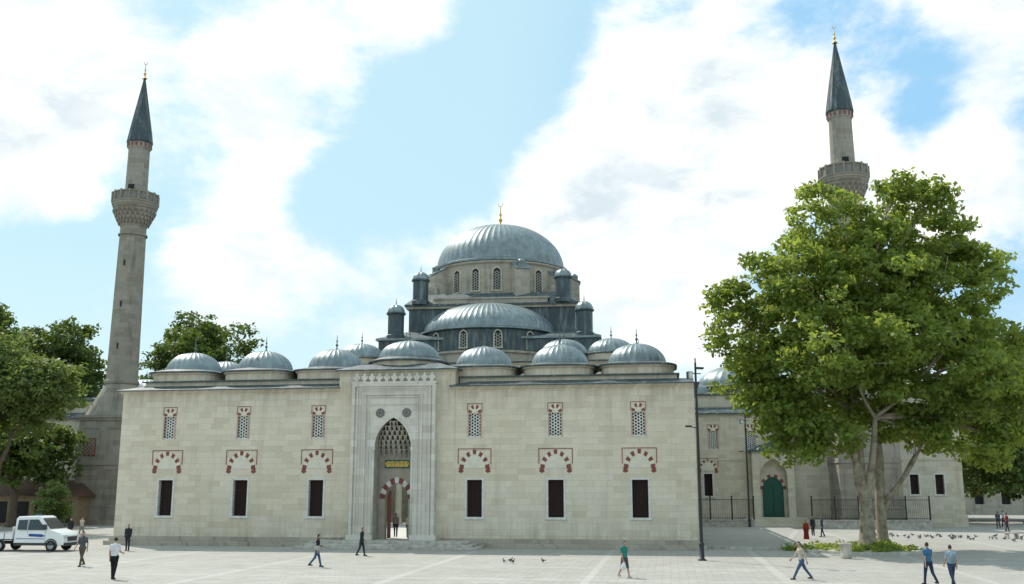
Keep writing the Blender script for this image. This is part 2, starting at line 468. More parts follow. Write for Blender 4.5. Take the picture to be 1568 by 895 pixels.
# ---- portal
mb=MB()
PY=-.62; PX0,PX1,PZ=18.3,24.5,11.55
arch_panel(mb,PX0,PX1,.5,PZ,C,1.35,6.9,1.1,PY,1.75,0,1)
for x in (PX0,PX1): mb.poly([(x,PY,.5),(x,1.3,.5),(x,1.3,PZ),(x,PY,PZ)],0)
mb.poly([(PX0,PY,PZ),(PX1,PY,PZ),(PX1,1.3,PZ),(PX0,1.3,PZ)],0)
mb.box(PX0-.08,PX1+.08,PY-.1,.2,PZ,PZ+.14,0)
mb.box(PX0-.15,C-1.36,PY-.18,.2,.5,.85,0); mb.box(C+1.36,PX1+.15,PY-.18,.2,.5,.85,0)
for off,w,pr in ((.0,.22,.14),(.34,.10,.09),(.62,.05,.05),(.95,.12,.10),(1.25,.07,.07)):
    a,b=PX0+off,PX1-off; z=PZ-off*.75
    mb.box(a,a+w,PY-pr,PY-.001,.85,z,0); mb.box(b-w,b,PY-pr,PY-.001,.85,z,0); mb.box(a+w,b-w,PY-pr,PY-.001,z-w,z,0)
mb.box(PX0+1.4,PX1-1.4,PY-.05,PY-.001,10.0,10.1,0)
for sx in (-1,1):
    mb.tube([(C+sx*1.42,PY-.03,.85),(C+sx*1.42,PY-.03,6.7)],[.08,.08],8,0)
    mb.revolve(C+sx*1.42,PY-.03,[(.1,6.7),(.15,6.95),(.0,7.0)],8,0)
P=parch(C,6.9,1.35,1.1,10); Q=parch(C,6.9,1.5,1.1,10)
for i in range(len(P)-1):
    mb.prism_xz([Q[i],Q[i+1],P[i+1],P[i]],PY-.05,PY-.001,0)
BY=PY+1.35
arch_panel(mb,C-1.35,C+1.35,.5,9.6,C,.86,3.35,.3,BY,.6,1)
for t in range(8):
    z0=6.35+.33*t; yf=BY-.16*(t+1)
    if z0<6.9: hw=1.35
    else:
        d=z0+.25-6.9; R=2.45; hw=max(.08,sqrt(max(0,R*R-d*d))-1.1)
    n=max(1,int(round(2*hw/.38))); w=2*hw/n
    for i in range(n):
        x=C-hw+w*(i+.5)
        mb.frustum(x-w*.08-w*.35,x-w*.35+.01,yf+.10,yf+.18,z0-.2, x-w*.49,x-w*.2,yf,yf+.18,z0+.14,1)
        mb.frustum(x+w*.35-.01,x+w*.08+w*.35,yf+.10,yf+.18,z0-.2, x+w*.2,x+w*.49,yf,yf+.18,z0+.14,1)
    mb.box(C-hw,C+hw,yf,BY-.002*t,z0+.14,z0+.19,1)
n=11
for i in range(n):
    x=PX0+.3+(PX1-PX0-.6)*i/(n-1)
    s=.25
    pts=[(-.5,0),(-.42,.5),(-1.0,1.0),(-.95,1.55),(-.5,1.7),(-.3,1.5),(-.35,2.0),(0,2.5),(.35,2.0),(.3,1.5),(.5,1.7),(.95,1.55),(1.0,1.0),(.42,.5),(.5,0)]
    mb.prism_xz([(x+a*s,PZ+.14+b*s) for a,b in pts],PY-.02,PY+.16,0)
mb.obj('portal',[M_MARBLE,M_NICHE],mosque)
mb=MB()
for sx in (-1,1):
    cx,cz=C+sx*.98,9.42
    pts=[]
    for k in range(24):
        a=2*pi*k/24; r=.36 if k%2==0 else .27
        pts.append((cx+r*cos(a),cz+r*sin(a)))
    mb.prism_xz(pts,PY-.06,PY-.001,2)
    for k in range(8):
        a=2*pi*k/8; mb.box(cx+.17*cos(a)-.03,cx+.17*cos(a)+.03,PY-.09,PY-.06,cz+.17*sin(a)-.03,cz+.17*sin(a)+.03,0)
mb.box(C-1.0,C+1.0,BY-.05,BY-.001,5.42,6.2,0)
mb.box(C-.93,C+.93,BY-.07,BY-.05,5.5,6.12,1)
for k in range(26):
    x=C-.84+1.68*k/25; h=.1+.16*((k*7)%5)/5
    mb.bar(x,5.81-h,x+.05*((k%3)-1),5.81+h,.045,BY-.085,BY-.07,3)
for q in (-.17,.0,.15): mb.box(C-.84,C+.84,BY-.084,BY-.07,5.79+q,5.83+q,3)
voussoirs(mb,C,BY,3.35,.86,1.26,.3,11,6,5,.03)
mb.box(C-.84,C-.78,BY+.62,BY+1.4,.52,3.9,6); mb.box(C+.78,C+.84,BY+.62,BY+1.4,.52,3.9,6)
mb.obj('portal_ornament',[M_OLD,M_GREEN,plain('rosette_stone',(.16,.16,.15)),M_GOLD,M_GOLD,M_WHITE,M_RED],mosque)
mb=MB()
for i in range(3):
    e=.42*(2-i)
    mb.box(16.0-e,27.2+e,-2.3-e,-.56,.166*i,.166*(i+1)-(.0),0)
mb.box(18.4,24.4,-.56,1.3,.0,.5,0)
mb.obj('portal_steps',[M_TAN],mosque,bevel=.02)
mb=MB(); mb.box(1.2,WD-1.2,1.3,41,.0,.3,0); mb.obj('courtyard_floor',[M_WHITE],mosque)
mb=MB()
mb.revolve(C,22,[(2.2,.3),(2.2,1.3),(0,1.3)],12,0,False)
for k in range(8):
    a=2*pi*k/8; mb.tube([(C+2.6*cos(a),22+2.6*sin(a),.3),(C+2.6*cos(a),22+2.6*sin(a),4.2)],[.2,.17],8,0)
mb.revolve(C,22,[(3.1,4.2),(3.1,4.8),(3.5,4.85),(0,6.5)],8,0,False)
mb.obj('courtyard_fountain',[M_OLD],mosque)

# ================================================================== PRAYER HALL
pm=Matrix.Translation((-29.6,76,0))@Matrix.Rotation(-radians(8.76),4,'Z')
hall=empty('prayer_hall'); hall.parent=mosque
hall.matrix_basis=pm.inverted()@(Matrix.Translation((-1.6,135,0))@Matrix.Rotation(-radians(6.2),4,'Z'))
mb=MB()
mb.box(-20.5,20.5,-16.5,20.5,0,14.5,0)
mb.box(-20.9,20.9,-16.9,20.9,14.5,14.8,1)
mb.box(-12.4,13.6,-17.6,14,14.8,19.9,0)
mb.box(-12.6,13.8,-17.8,14,19.9,21.4,1)
mb.box(-12.9,14.1,-18.1,14,21.4,21.65,2); mb.frustum(-12.9,14.1,-18.1,14,21.65,-10.4,11.4,-12.6,12,23.2,1)
mb.box(-10.2,10.8,-12,12.3,21.65,26.2,1)
mb.box(-10.5,11.1,-12.3,12.6,26.2,26.5,0); mb.box(-10.7,11.3,-12.5,12.8,26.5,26.75,1)
mb.box(-6.8,7.4,-12.42,12.4,26.76,27.3,0); mb.box(-7.0,7.6,-12.6,12.6,27.3,27.5,0)
mb.frustum(-10.7,11.3,-12.4,12.7,26.75,-9.4,9.4,-9.5,9.5,28.6,1)
mb.revolve(0,-11,[(8.9,0),(8.9,19.5),(9.15,19.6),(9.15,19.85),(8.5,19.9)],64,0,False,pi,2*pi)
mb.revolve(0,-11,[(8.5,19.9),(8.5,22.4),(8.85,22.5),(8.85,22.75),(8.2,22.9)],64,1,False,pi,2*pi)
mb.revolve(0,-11,[(8.88,22.5),(8.95,22.55),(8.95,22.7),(8.88,22.72)],64,2,False,pi,2*pi)
mb.revolve(0,0,[(9.6,27.0),(9.6,28.4),(9.2,28.6),(9.0,28.8),(9.0,32.6),(9.3,32.8),(9.3,33.0),(9.1,33.05)],80,0,False)
mb.revolve(0,0,[(9.1,33.05),(9.35,33.1),(9.35,33.35),(8.75,33.6)],80,2,False)
for a in (-50,22,94,-95,166,-140,58,-72,):
    R=10.9; c_,s_=sin(radians(a)),-cos(radians(a)); tx,ty=-s_,c_
    if a in (58,-72): R=10.2
    def W(r,t,z): return (c_*r+tx*t,s_*r+ty*t,z)
    hw=.95; zt1=31.6 if a not in(58,-72) else 31.0
    b=len(mb.v)
    mb.v += [W(8.6,-hw,27),W(8.6,hw,27),W(R,hw,27),W(R,-hw,27),W(8.6,-hw,zt1+1.3),W(8.6,hw,zt1+1.3),W(R,hw,zt1),W(R,-hw,zt1)]
    for q in ((0,1,2,3),(4,5,6,7),(0,1,5,4),(1,2,6,5),(2,3,7,6),(3,0,4,7)): mb.face([b+i for i in q],0)
    b=len(mb.v); h2=hw+.12
    mb.v += [W(8.6,-h2,zt1+1.31),W(8.6,h2,zt1+1.31),W(R+.15,h2,zt1+.01),W(R+.15,-h2,zt1+.01),W(8.6,-h2,zt1+1.5),W(8.6,h2,zt1+1.5),W(R+.15,h2,zt1+.2),W(R+.15,-h2,zt1+.2)]
    for q in ((0,1,2,3),(4,5,6,7),(0,1,5,4),(1,2,6,5),(2,3,7,6),(3,0,4,7)): mb.face([b+i for i in q],2)
    x,y=c_*(R-.7),s_*(R-.7)
    mb.revolve(x,y,[(.55,zt1+.3),(.5,zt1+.9),(.6,zt1+1.0),(.35,zt1+1.35),(0,zt1+1.5)],10,2)
for sx in (-1,1):
    mb.box(sx*8.6-1.2+.2,sx*8.6+1.2+.2,-9,-5,27,29.6,0)
mb.obj('hall_body',[M_OLD,M_LEADD,M_LEAD,M_WING],hall)
mb=MB()
dome(mb,0,0,33.55,8.75,6.3,60,0,.035,18)
dome(mb,0,-11,22.85,8.3,3.9,36,0,.035,14,pi,2*pi)
for sx,(x0,y0,z,zz) in ((-1,(.3,-12,26.7,29.9)),(1,(.3,-12,26.7,29.9)),(-1,(.7,-17,21.6,24.8)),(1,(.7,-17,21.6,24.8))):
    x=x0+sx*(9.05 if z>25 else 11.4)
    mb.revolve(x,y0,[(1.15,z),(1.15,z+.5),(1.0,z+.6),(1.0,zz-.2),(1.2,zz-.1),(1.2,zz+.08),(1.0,zz+.1)],10,1,False)
    mb.revolve(x,y0,[(1.05,zz+.1)]+[(1.05*cos(t),zz+.1+1.0*sin(t)) for t in (.3,.6,.9,1.2)]+[(0,zz+1.1)],0,0,True,ribs=10,rb=.04)
    finial(mb,x,y0,zz+1.05,.9,2)
finial(mb,0,0,39.8,3.0,3,True)
mb.revolve(0,0,[(.9,39.65),(.7,39.95),(.3,40.1),(0,40.15)],12,3)
mb.obj('hall_domes',[M_LEAD,M_LEADD,M_FIN,M_GOLD],hall)
mb=MB()
def rad_window(mb,cx,cy,a,r,z0,z1,hw,mf,md,ml):
    c_,s_=sin(radians(a)),-cos(radians(a)); tx,ty=-s_,c_
    sub=MB()
    P=parch(0,z1-hw,hw,.15,5)
    sub.prism_xz([(hw,z0)]+P+[(-hw,z0)],-.03,.1,md)
    Q=parch(0,z1-hw,hw+.14,.15,5)
    for i in range(len(P)-1): sub.prism_xz([Q[i],Q[i+1],P[i+1],P[i]],-.12,.1,mf)
    sub.box(hw,hw+.14,-.12,.1,z0,z1-hw,mf); sub.box(-hw-.14,-hw,-.12,.1,z0,z1-hw,mf); sub.box(-hw-.2,hw+.2,-.16,.1,z0-.14,z0,mf)
    lattice(sub,-hw,hw,z0,z1-hw*.5,-.09,ml,.30,.06,(30,90,150))
    b=len(mb.v)
    for x,y,z in sub.v:
        rr=r-y
        mb.v.append((cx+c_*rr+tx*x,cy+s_*rr+ty*x,z))
    for f,m,s in zip(sub.f,sub.m,sub.s): mb.face([b+i for i in f],m,s)
for k in range(20):
    a=4+18*k
    if any(abs(((a-q+180)%360)-180)<7 for q in (-50,22,94,-95,166,-140,58,-72)): continue
    rad_window(mb,0,0,a,9.03,29.1,31.9,.52,0,1,2)
for a in (-68.75,-41.25,-13.75,13.75,41.25,68.75):
    rad_window(mb,0,-11,a,8.53,20.25,22.1,.4,0,1,2)
mb.obj('hall_windows',[M_WING,M_DARK,plain('lattice_grey',(.38,.37,.34))],hall)

# ================================================================== WINGS
WYL=109+.1087*40
wing=bpy.data.objects.new('side_wings',None); scene.collection.objects.link(wing); wing.parent=mosque
wing.matrix_basis=pm.inverted()@(Matrix.Translation((-3,WYL,0))@Matrix.Rotation(-radians(6.2),4,'Z'))
mb=MB()
RW=(21.5,51.3)
ops=[(x-.5,x+.5,8.3,10.2) for x in (25.3,29.3,38.5)]+[(x-.58,x+.58,3.2,5.7) for x in (24.6,38.5)]+[(x-.58,x+.58,3.4,5.6) for x in (46.3,48.9)]+[(x-.4,x+.4,7.6,8.8) for x in (46.3,48.9)]
wall(mb,RW[0],RW[1],0,11.9,0,1.0,ops,0)
mb.box(RW[1]-1,RW[1],1.0,18,0,11.9,0)
mb.box(-55,-21,0,1.0,0,11.9,0)
mb.box(-55,-54,1,18,0,11.9,0)
for a,b in ((RW[0],RW[1]),(-55,-21)):
    mb.box(a-.1,b+.15,-.15,18,11.9,12.02,0); mb.box(a-.2,b+.35,-.35,18.2,12.02,12.16,1)
    mb.frustum(a,b+.35,-.35,18.2,12.16,a,b-1,1.4,17,12.9,1)
    mb.box(a+.5,b-1.2,2.0,16,12.6,14.3,0); mb.box(a+.3,b-1,1.8,16.2,14.3,14.5,1)
    mb.frustum(a+.3,b-1,1.8,16.2,14.5,a+2,b-3,4,14,15,1)
mb.box(RW[0],29.1,-.08,-.001,7.0,7.1,0); mb.box(33.7,RW[1],-.08,-.001,7.0,7.1,0)
mb.box(RW[0],RW[1]+.1,-.25,-.001,0,1.3,0)
mb.obj('wing_walls',[M_WING,M_LEADD],wing)
mb=MB()
for x in (25.3,29.3,38.5): up_window(mb,x,8.3,10.2,.5,0)
for x in (24.6,38.5): low_window(mb,x,3.2,5.57,.45,0,za=6.0,ra=1.0)
for x in (46.3,48.9):
    low_window(mb,x,3.4,5.47,.45,0,arch=False); up_window(mb,x,7.6,8.8,.4,0)
mb.obj('wing_windows',DM,wing)
mb=MB()
for (x,y,r,h,z) in ((23.3,4.5,2.3,1.4,14.6),(28.5,7.5,4.2,2.6,15.6),(36,7.5,2.6,1.6,15.4),(43,7.5,4,2.4,15.4),(-28,7,4,2.5,15.4),(-36,7,2.6,1.6,15),(-44,7,4,2.4,15)):
    mb.revolve(x,y,[(r+.4,14.3),(r+.4,z-.2),(r+.6,z-.1),(r+.2,z+.05)],24,1,False)
    dome(mb,x,y,z,r,h,28,0); finial(mb,x,y,z+h-.05,1.2,2)
mb.obj('wing_domes',[M_LEAD,M_LEADD,M_FIN],wing)
mb=MB()
DX=31.4
arch_panel(mb,DX-2.2,DX+2.2,1.0,7.9,DX,1.45,5.2,.6,-1.3,1.0,0)
mb.box(DX-2.2,DX+2.2,-.3,-.002,1.0,7.9,0)
for sx in (-1,1): mb.poly([(DX+sx*2.2,-1.3,1),(DX+sx*2.2,0,1),(DX+sx*2.2,0,7.9),(DX+sx*2.2,-1.3,7.9)],0)
mb.box(DX-2.5,DX+2.5,-1.6,0,7.9,8.1,2)
mb.frustum(DX-2.5,DX+2.5,-1.6,0,8.1,DX-.4,DX+.4,-.3,0,9.0,2)
mb.prism_xz([(DX+1.1,1.0)]+parch(DX,3.9,1.1,.3,6)+[(DX-1.1,1.0)],-.36,-.3,1)
mb.box(DX-.02,DX+.02,-.40,-.36,1.0,4.4,3)
voussoirs(mb,DX,-.3,3.9,1.1,1.4,.3,11,5,0,.03)
for sx in (-.55,.55):
    for z in (1.4,2.7): mb.box(DX+sx-.35,DX+sx+.35,-.385,-.36,z,z+1.1,4)
for i in range(5):
    mb.box(DX-3.2-.3*(4-i),DX+3.2+.3*(4-i),-2.2-.4*(4-i),-1.3+.0,.2*i,.2*(i+1),0)
mb.obj('side_entrance',[M_WING,M_GREEN,M_LEADD,M_DARK,M_GREEN,M_RED],wing)
fence=empty('iron_fence',(-3,WYL,0),-radians(6.2))
mb=MB()
for a,b in ((22.0,28.6),(34.4,46.0)):
    mb.box(a,b,-6.0,-5.5,0,.75,0); mb.box(a-.05,b+.05,-6.06,-5.44,.75,.87,0)
    k=int((b-a)/2.0)
    for i in range(k+1):
        x=a+(b-a)*i/k; mb.box(x-.06,x+.06,-5.82,-5.70,.87,3.1,1); mb.ellipsoid((x,-5.76,3.18),(.1,.1,.12),6,4,1)
    for z in (1.0,2.85): mb.box(a,b,-5.78,-5.74,z,z+.05,1)
    q=int((b-a)/.18)
    for i in range(q):
        x=a+(b-a)*(i+.5)/q; mb.box(x-.009,x+.009,-5.77,-5.75,.87,3.0,1)
mb.obj('railing',[M_TAN,M_IRON],fence)

# ================================================================== MINARETS
M_CONE=lead('cone_lead',(.04,.068,.08))
def minaret(name,X,Y):
    e=empty(name,(X,Y,0),radians(-6.2))
    mb=MB()
    b=3.25
    mb.box(-b,b,-b,b,0,1.2,0); mb.box(-b+.15,b-.15,-b+.15,b-.15,1.2,11.6,0)
    for z in (2.0,6.6): mb.box(-b+.05,b-.05,-b+.05,b-.05,z,z+.2,0)
    mb.box(-b,b,-b,b,11.6,11.9,0); mb.box(-b-.15,b+.15,-b-.15,b+.15,11.9,12.2,0)
    for s in (-1,1):
        for cx in (-1.55,1.55):
            for z in (2.6,7.2):
                mb.box(cx-1.1,cx-1.0,s*(b-.15)-.06,s*(b-.15)+.06,z,z+3.6,0); mb.box(cx+1.0,cx+1.1,s*(b-.15)-.06,s*(b-.15)+.06,z,z+3.6,0)
                mb.box(cx-1.0,cx+1.0,s*(b-.15)-.06,s*(b-.15)+.06,z+3.5,z+3.6,0)
    n=16; zz=[12.2,15.9]; rr=[b-.1,1.85]
    st=len(mb.v)
    for k in range(n):
        a=2*pi*(k+.5)/n; c_,s_=cos(a),sin(a); q=max(abs(c_),abs(s_))
        mb.v.append((c_/q*rr[0],s_/q*rr[0],zz[0]))
    for k in range(n):
        a=2*pi*(k+.5)/n; mb.v.append((rr[1]*cos(a),rr[1]*sin(a),zz[1]))
    for k in range(n): mb.face((st+k,st+(k+1)%n,st+n+(k+1)%n,st+n+k),0)
    h=pi/16
    mb.revolve(0,0,[(1.85,15.9),(2.0,16.0),(2.0,16.3),(1.78,16.5),(1.50,35.0)],16,0,False,rot=h)
    mb.revolve(0,0,[(1.70,33.9),(1.7,34.05),(1.55,34.2)],16,0,False,rot=h)
    pr=[(1.5,35.0),(1.58,35.05),(1.58,35.35)]
    r=1.58;z=35.35
    for i in range(5):
        r2=r+.20; pr += [(r2,z+.22),(r2,z+.44)]; r=r2; z+=.44
    PB=z+.06
    mb.revolve(0,0,pr+[(2.66,z),(2.66,PB+.2),(2.76,PB+.25),(2.76,PB+.38),(0,PB+.4)],16,0,False,rot=h)
    for lv in range(4):
        rl=1.75+.21*lv; zl=35.15+.46*lv
        for k in range(24):
            a=2*pi*(k+.5*(lv%2))/24; x,y=rl*cos(a),rl*sin(a)
            mb.revolve(x,y,[(.02,zl),(.17,zl+.34),(.17,zl+.46),(0,zl+.46)],5,0,False)
    pb=PB+.38
    for k in range(16):
        a=2*pi*k/16+h; x,y=2.66*cos(a),2.66*sin(a)
        mb.box(x-.09,x+.09,y-.09,y+.09,pb,pb+1.22,0)
    mb.revolve(0,0,[(2.60,pb),(2.60,pb+.98)],16,5,False,rot=h)
    mb.revolve(0,0,[(2.56,pb+.98),(2.72,pb+1.0),(2.72,pb+1.13),(2.5,pb+1.15),(2.5,pb)],16,0,False,rot=h)
    mb.revolve(0,0,[(1.36,pb),(1.36,39.6),(1.30,40),(1.25,44.8),(1.4,45.0),(1.4,45.6),(1.34,45.7)],16,0,False,rot=h)
    mb.box(-.35,.35,-1.42,-1.2,pb+.05,40.1,3)
    for k in range(16):
        a=2*pi*k/16+h; mb.box(1.36*cos(a)-.09,1.36*cos(a)+.09,1.36*sin(a)-.09,1.36*sin(a)+.09,45.08,45.5,4)
    mb.revolve(0,0,[(1.34,45.6),(1.52,45.68),(1.5,45.9),(1.3,47.2)]+[(1.3*(1-t)+.06*t,47.2+7.1*t) for t in (.15,.3,.45,.6,.75,.9,1)],0,1,True,ribs=16,rb=.03)
    finial(mb,0,0,54.2,1.9,2,True)
    for k,z in enumerate((20,25,30)): mb.box(-.08,.08,-1.78+.02*(z-16)*.5,-1.4,z,z+.7,3)
    mb.box(-1.6-.7,-1.6+.7,-b+.08,-b+.14,7.6,9.6,4)
    lattice(mb,-2.2,-1.0,7.7,9.5,-b+.02,0,.3,.07,(45,135))
    mb.obj('minaret_shaft',[M_MINA,M_CONE,M_GOLD,M_DARK,M_RED,plain('parapet_stone',(.26,.25,.22),c2=(.15,.145,.13),sc=2)],e)
minaret('minaret',-45.9,117); minaret('minaret',37.1,106.8)

# ================================================================== GROUND
m,t,out=nt('plaza_paving')
tc=N(t,'ShaderNodeTexCoord'); mp=N(t,'ShaderNodeMapping'); mp.inputs['Rotation'].default_value=(0,0,radians(8.76))
t.links.new(tc.outputs['Object'],mp.inputs[0]); v=mp.outputs[0]
sp=N(t,'ShaderNodeSeparateXYZ'); t.links.new(v,sp.inputs[0])
br=N(t,'ShaderNodeTexBrick'); t.links.new(v,br.inputs['Vector']); br.inputs['Scale'].default_value=1
br.inputs['Brick Width'].default_value=.8; br.inputs['Row Height'].default_value=.4; br.inputs['Mortar Size'].default_value=.014
br.inputs['Color1'].default_value=(.43,.415,.38,1); br.inputs['Color2'].default_value=(.35,.335,.305,1); br.inputs['Mortar'].default_value=(.22,.21,.19,1)
fx=mth(t,'FRACT',mth(t,'MULTIPLY',mth(t,'ADD',sp.outputs[0],4.),1/9.)); fy=mth(t,'FRACT',mth(t,'MULTIPLY',mth(t,'ADD',sp.outputs[1],2.),1/7.))
band=mth(t,'MAXIMUM',mth(t,'LESS_THAN',fx,.045),mth(t,'LESS_THAN',fy,.05))
col=mix(t,mth(t,'MULTIPLY',band,.42),br.outputs[0],(.55,.54,.51))
n1=noise(t,tc.outputs['Object'],.09,6,.6); col=mix(t,rng(t,n1,.4,.7,0,.45),col,(.30,.285,.255))
n2=noise(t,tc.outputs['Object'],.9,8,.7); col=mix(t,rng(t,n2,.5,.8,0,.5),col,(.25,.24,.215))
n3=noise(t,tc.outputs['Object'],7,3,.6); col=mix(t,rng(t,n3,.62,.75,0,.5),col,(.2,.19,.17))
bsdf(t,out,col,.85,mth(t,'ADD',mth(t,'MULTIPLY',br.outputs['Fac'],-1.),n2),.25,spec=.3,bd=.01)
mb=MB()
G=2500
mb.poly([(-G,-G,0),(G,-G,0),(G,G,0),(-G,G,0)],0)
mb.obj('ground',[m])
mb=MB()
mb.box(0,9.5,0,42,.004,.14,0); mb.box(-.15,0,-.15,42,.004,.15,1); mb.box(0,9.5,-.15,-.001,.004,.15,1); mb.box(9.501,9.65,-.15,42,.004,.15,1)
o=mb.obj('pavement',[m,M_TAN]); o.location=(13.2,70.6,0); o.rotation_euler=(0,0,-radians(8.76))

# ================================================================== TREES
def leafmat(name,c1,c2,c3,tr=.45):
    m,t,out=nt(name)
    g=N(t,'ShaderNodeNewGeometry'); tc=N(t,'ShaderNodeTexCoord')
    cr=N(t,'ShaderNodeValToRGB'); t.links.new(g.outputs['Random Per Island'],cr.inputs[0])
    cr.color_ramp.elements[0].color=(*c1,1); cr.color_ramp.elements[1].color=(*c3,1)
    e=cr.color_ramp.elements.new(.55); e.color=(*c2,1)
    n=noise(t,tc.outputs['Object'],.35,3,.6)
    col=mix(t,rng(t,n,.35,.7,0,.55),cr.outputs[0],c1)
    d=N(t,'ShaderNodeBsdfPrincipled'); t.links.new(col,d.inputs['Base Color']); d.inputs['Roughness'].default_value=.5; d.inputs['Specular IOR Level'].default_value=.35
    tl=N(t,'ShaderNodeBsdfTranslucent'); t.links.new(mix(t,.6,col,(min(1,c3[0]*2.1),min(1,c3[1]*1.8),c3[2]*.8)),tl.inputs[0])
    ms=N(t,'ShaderNodeMixShader'); ms.inputs[0].default_value=tr
    t.links.new(d.outputs[0],ms.inputs[1]); t.links.new(tl.outputs[0],ms.inputs[2]); t.links.new(ms.outputs[0],out.inputs[0])
    return m
M_LEAF=leafmat('plane_tree_leaf',(.11,.17,.038),(.165,.24,.055),(.24,.32,.085),.55)
M_LEAF2=leafmat('dark_leaf',(.045,.08,.022),(.075,.125,.03),(.115,.18,.045),.42)
M_LEAF3=leafmat('light_leaf',(.075,.115,.038),(.115,.17,.055),(.165,.235,.08),.45)
M_BARK=plain('plane_bark',(.38,.33,.25),.9,.45,2.2,c2=(.17,.14,.10))
M_BARK2=plain('dark_bark',(.14,.11,.08),.95,.3,3)

def leaves(name,lobes,dens,per,size,mat,parent,clr=.8,shell=.55,seed=1):
    R=np.random.default_rng(seed)
    cs=[]
    for (cx,cy,cz,rx,ry,rz) in lobes:
        n=max(3,int(dens*(rx*ry*rz)**(2/3)))
        d=R.normal(size=(n,3)); d/=np.linalg.norm(d,axis=1)[:,None]
        rad=shell+(1.08-shell)*R.random(n)**.7
        wob=1+.16*np.sin(d[:,0]*5+cx)+.14*np.sin(d[:,2]*6+cy)
        cs.append(np.array([cx,cy,cz])+d*(rad*wob)[:,None]*np.array([rx,ry,rz]))
    cs=np.vstack(cs); n=len(cs)
    crr=clr*(.45+.9*R.random(n))
    cnt=np.maximum(6,(per*(crr/clr)**2).astype(int))
    idx=np.repeat(np.arange(n),cnt); L=len(idx)
    d=R.normal(size=(L,3)); d/=np.linalg.norm(d,axis=1)[:,None]
    rr=R.random(L)**.5
    pos=cs[idx]+d*(rr*crr[idx])[:,None]*np.array([1.2,1.2,.66])
    nrm=d*.5+R.normal(size=(L,3))*.6+np.array([0,0,.5]); nrm/=np.linalg.norm(nrm,axis=1)[:,None]
    a=np.cross(nrm,R.normal(size=(L,3))); a/=np.linalg.norm(a,axis=1)[:,None]
    b=np.cross(nrm,a)
    s=size*(.6+.8*R.random(L))[:,None]
    v=np.empty((L,4,3)); v[:,0]=pos-a*s*.5; v[:,1]=pos+b*s*.33-a*s*.05+nrm*s*.06; v[:,2]=pos+a*s*.5; v[:,3]=pos-b*s*.33-a*s*.05+nrm*s*.06
    me=bpy.data.meshes.new(name); me.vertices.add(L*4); me.vertices.foreach_set('co',v.reshape(-1))
    me.loops.add(L*4); me.loops.foreach_set('vertex_index',np.arange(L*4,dtype=np.int32))
    me.polygons.add(L); me.polygons.foreach_set('loop_start',np.arange(0,L*4,4,dtype=np.int32))
    me.polygons.foreach_set('loop_total',np.full(L,4,dtype=np.int32))
    me.update(calc_edges=True); me.materials.append(mat)
    o=bpy.data.objects.new(name,me); scene.collection.objects.link(o); o.parent=parent
    return o
def limb(mb,a,b,r0,r1,seed,bend=.12,n=6,seg=5):
    R=random.Random(seed); a=Vector(a);b=Vector(b);L=(b-a).length
    off=Vector((R.uniform(-1,1),R.uniform(-1,1),R.uniform(-.2,.6)))*L*bend
    pts=[];rad=[]
    for i in range(seg+1):
        t=i/seg; pts.append(a.lerp(b,t)+off*(4*t*(1-t))+Vector((R.uniform(-1,1),R.uniform(-1,1),0))*L*.012); rad.append(r0*(1-t)+r1*t)
    mb.tube(pts,rad,n,0); return pts
def tree(name,X,Y,lobes,trunk_r,fork_z,mat,bark,dens=9,per=60,size=.33,clr=.85,seed=1,extra=None,shell=.5,hubs=None,sprigs=2):
    e=empty(name,(X,Y,0)); RR=random.Random(seed)
    mb=MB()
    fk=Vector((0,0,fork_z))
    mb.tube([(0,0,-.1),(0,0,.25),(.03,0,.8),(.08,.05,fork_z*.5),(.05,0,fork_z)],[trunk_r*1.5,trunk_r*1.2,trunk_r,trunk_r*.86,trunk_r*.72],12,0)
    if hubs is None: hubs=[(RR.uniform(-2,2),RR.uniform(-2,2),fork_z+RR.uniform(2,4)) for _ in range(4)]
    hb=[]
    for i,h in enumerate(hubs):
        limb(mb,fk+Vector((0,0,-.5)),h,trunk_r*.55,trunk_r*.30,seed*31+i,.08,8); hb.append(Vector(h))
    for i,(cx,cy,cz,rx,ry,rz) in enumerate(lobes):
        tgt=Vector((cx,cy,cz)); st=min(hb,key=lambda q:(q-tgt).length)
        pts=limb(mb,st,tgt,trunk_r*.24,.05,seed*50+i)
        for k in range(5):
            p=pts[RR.randint(2,5)]
            q=Vector((cx+RR.uniform(-.8,.8)*rx,cy+RR.uniform(-.8,.8)*ry,cz+RR.uniform(-.5,.8)*rz))
            limb(mb,p,q,.07,.02,seed*99+i*7+k,n=5,seg=3)
    if extra: extra(mb)
    mb.obj('trunk',[bark],e)
    L2=list(lobes)
    for (cx,cy,cz,rx,ry,rz) in lobes:
        for k in range(sprigs):
            a=RR.uniform(0,2*pi); el=RR.uniform(-.5,1.2); q=RR.uniform(.95,1.22); s=RR.uniform(.2,.34)
            L2.append((cx+rx*q*cos(a)*cos(el),cy+ry*q*sin(a)*cos(el),cz+rz*q*sin(el),rx*s,ry*s,rz*s*.8))
    leaves('foliage',L2,dens,per,size,mat,e,clr,shell,seed)
    return e
TX,TY=23.75,68.5
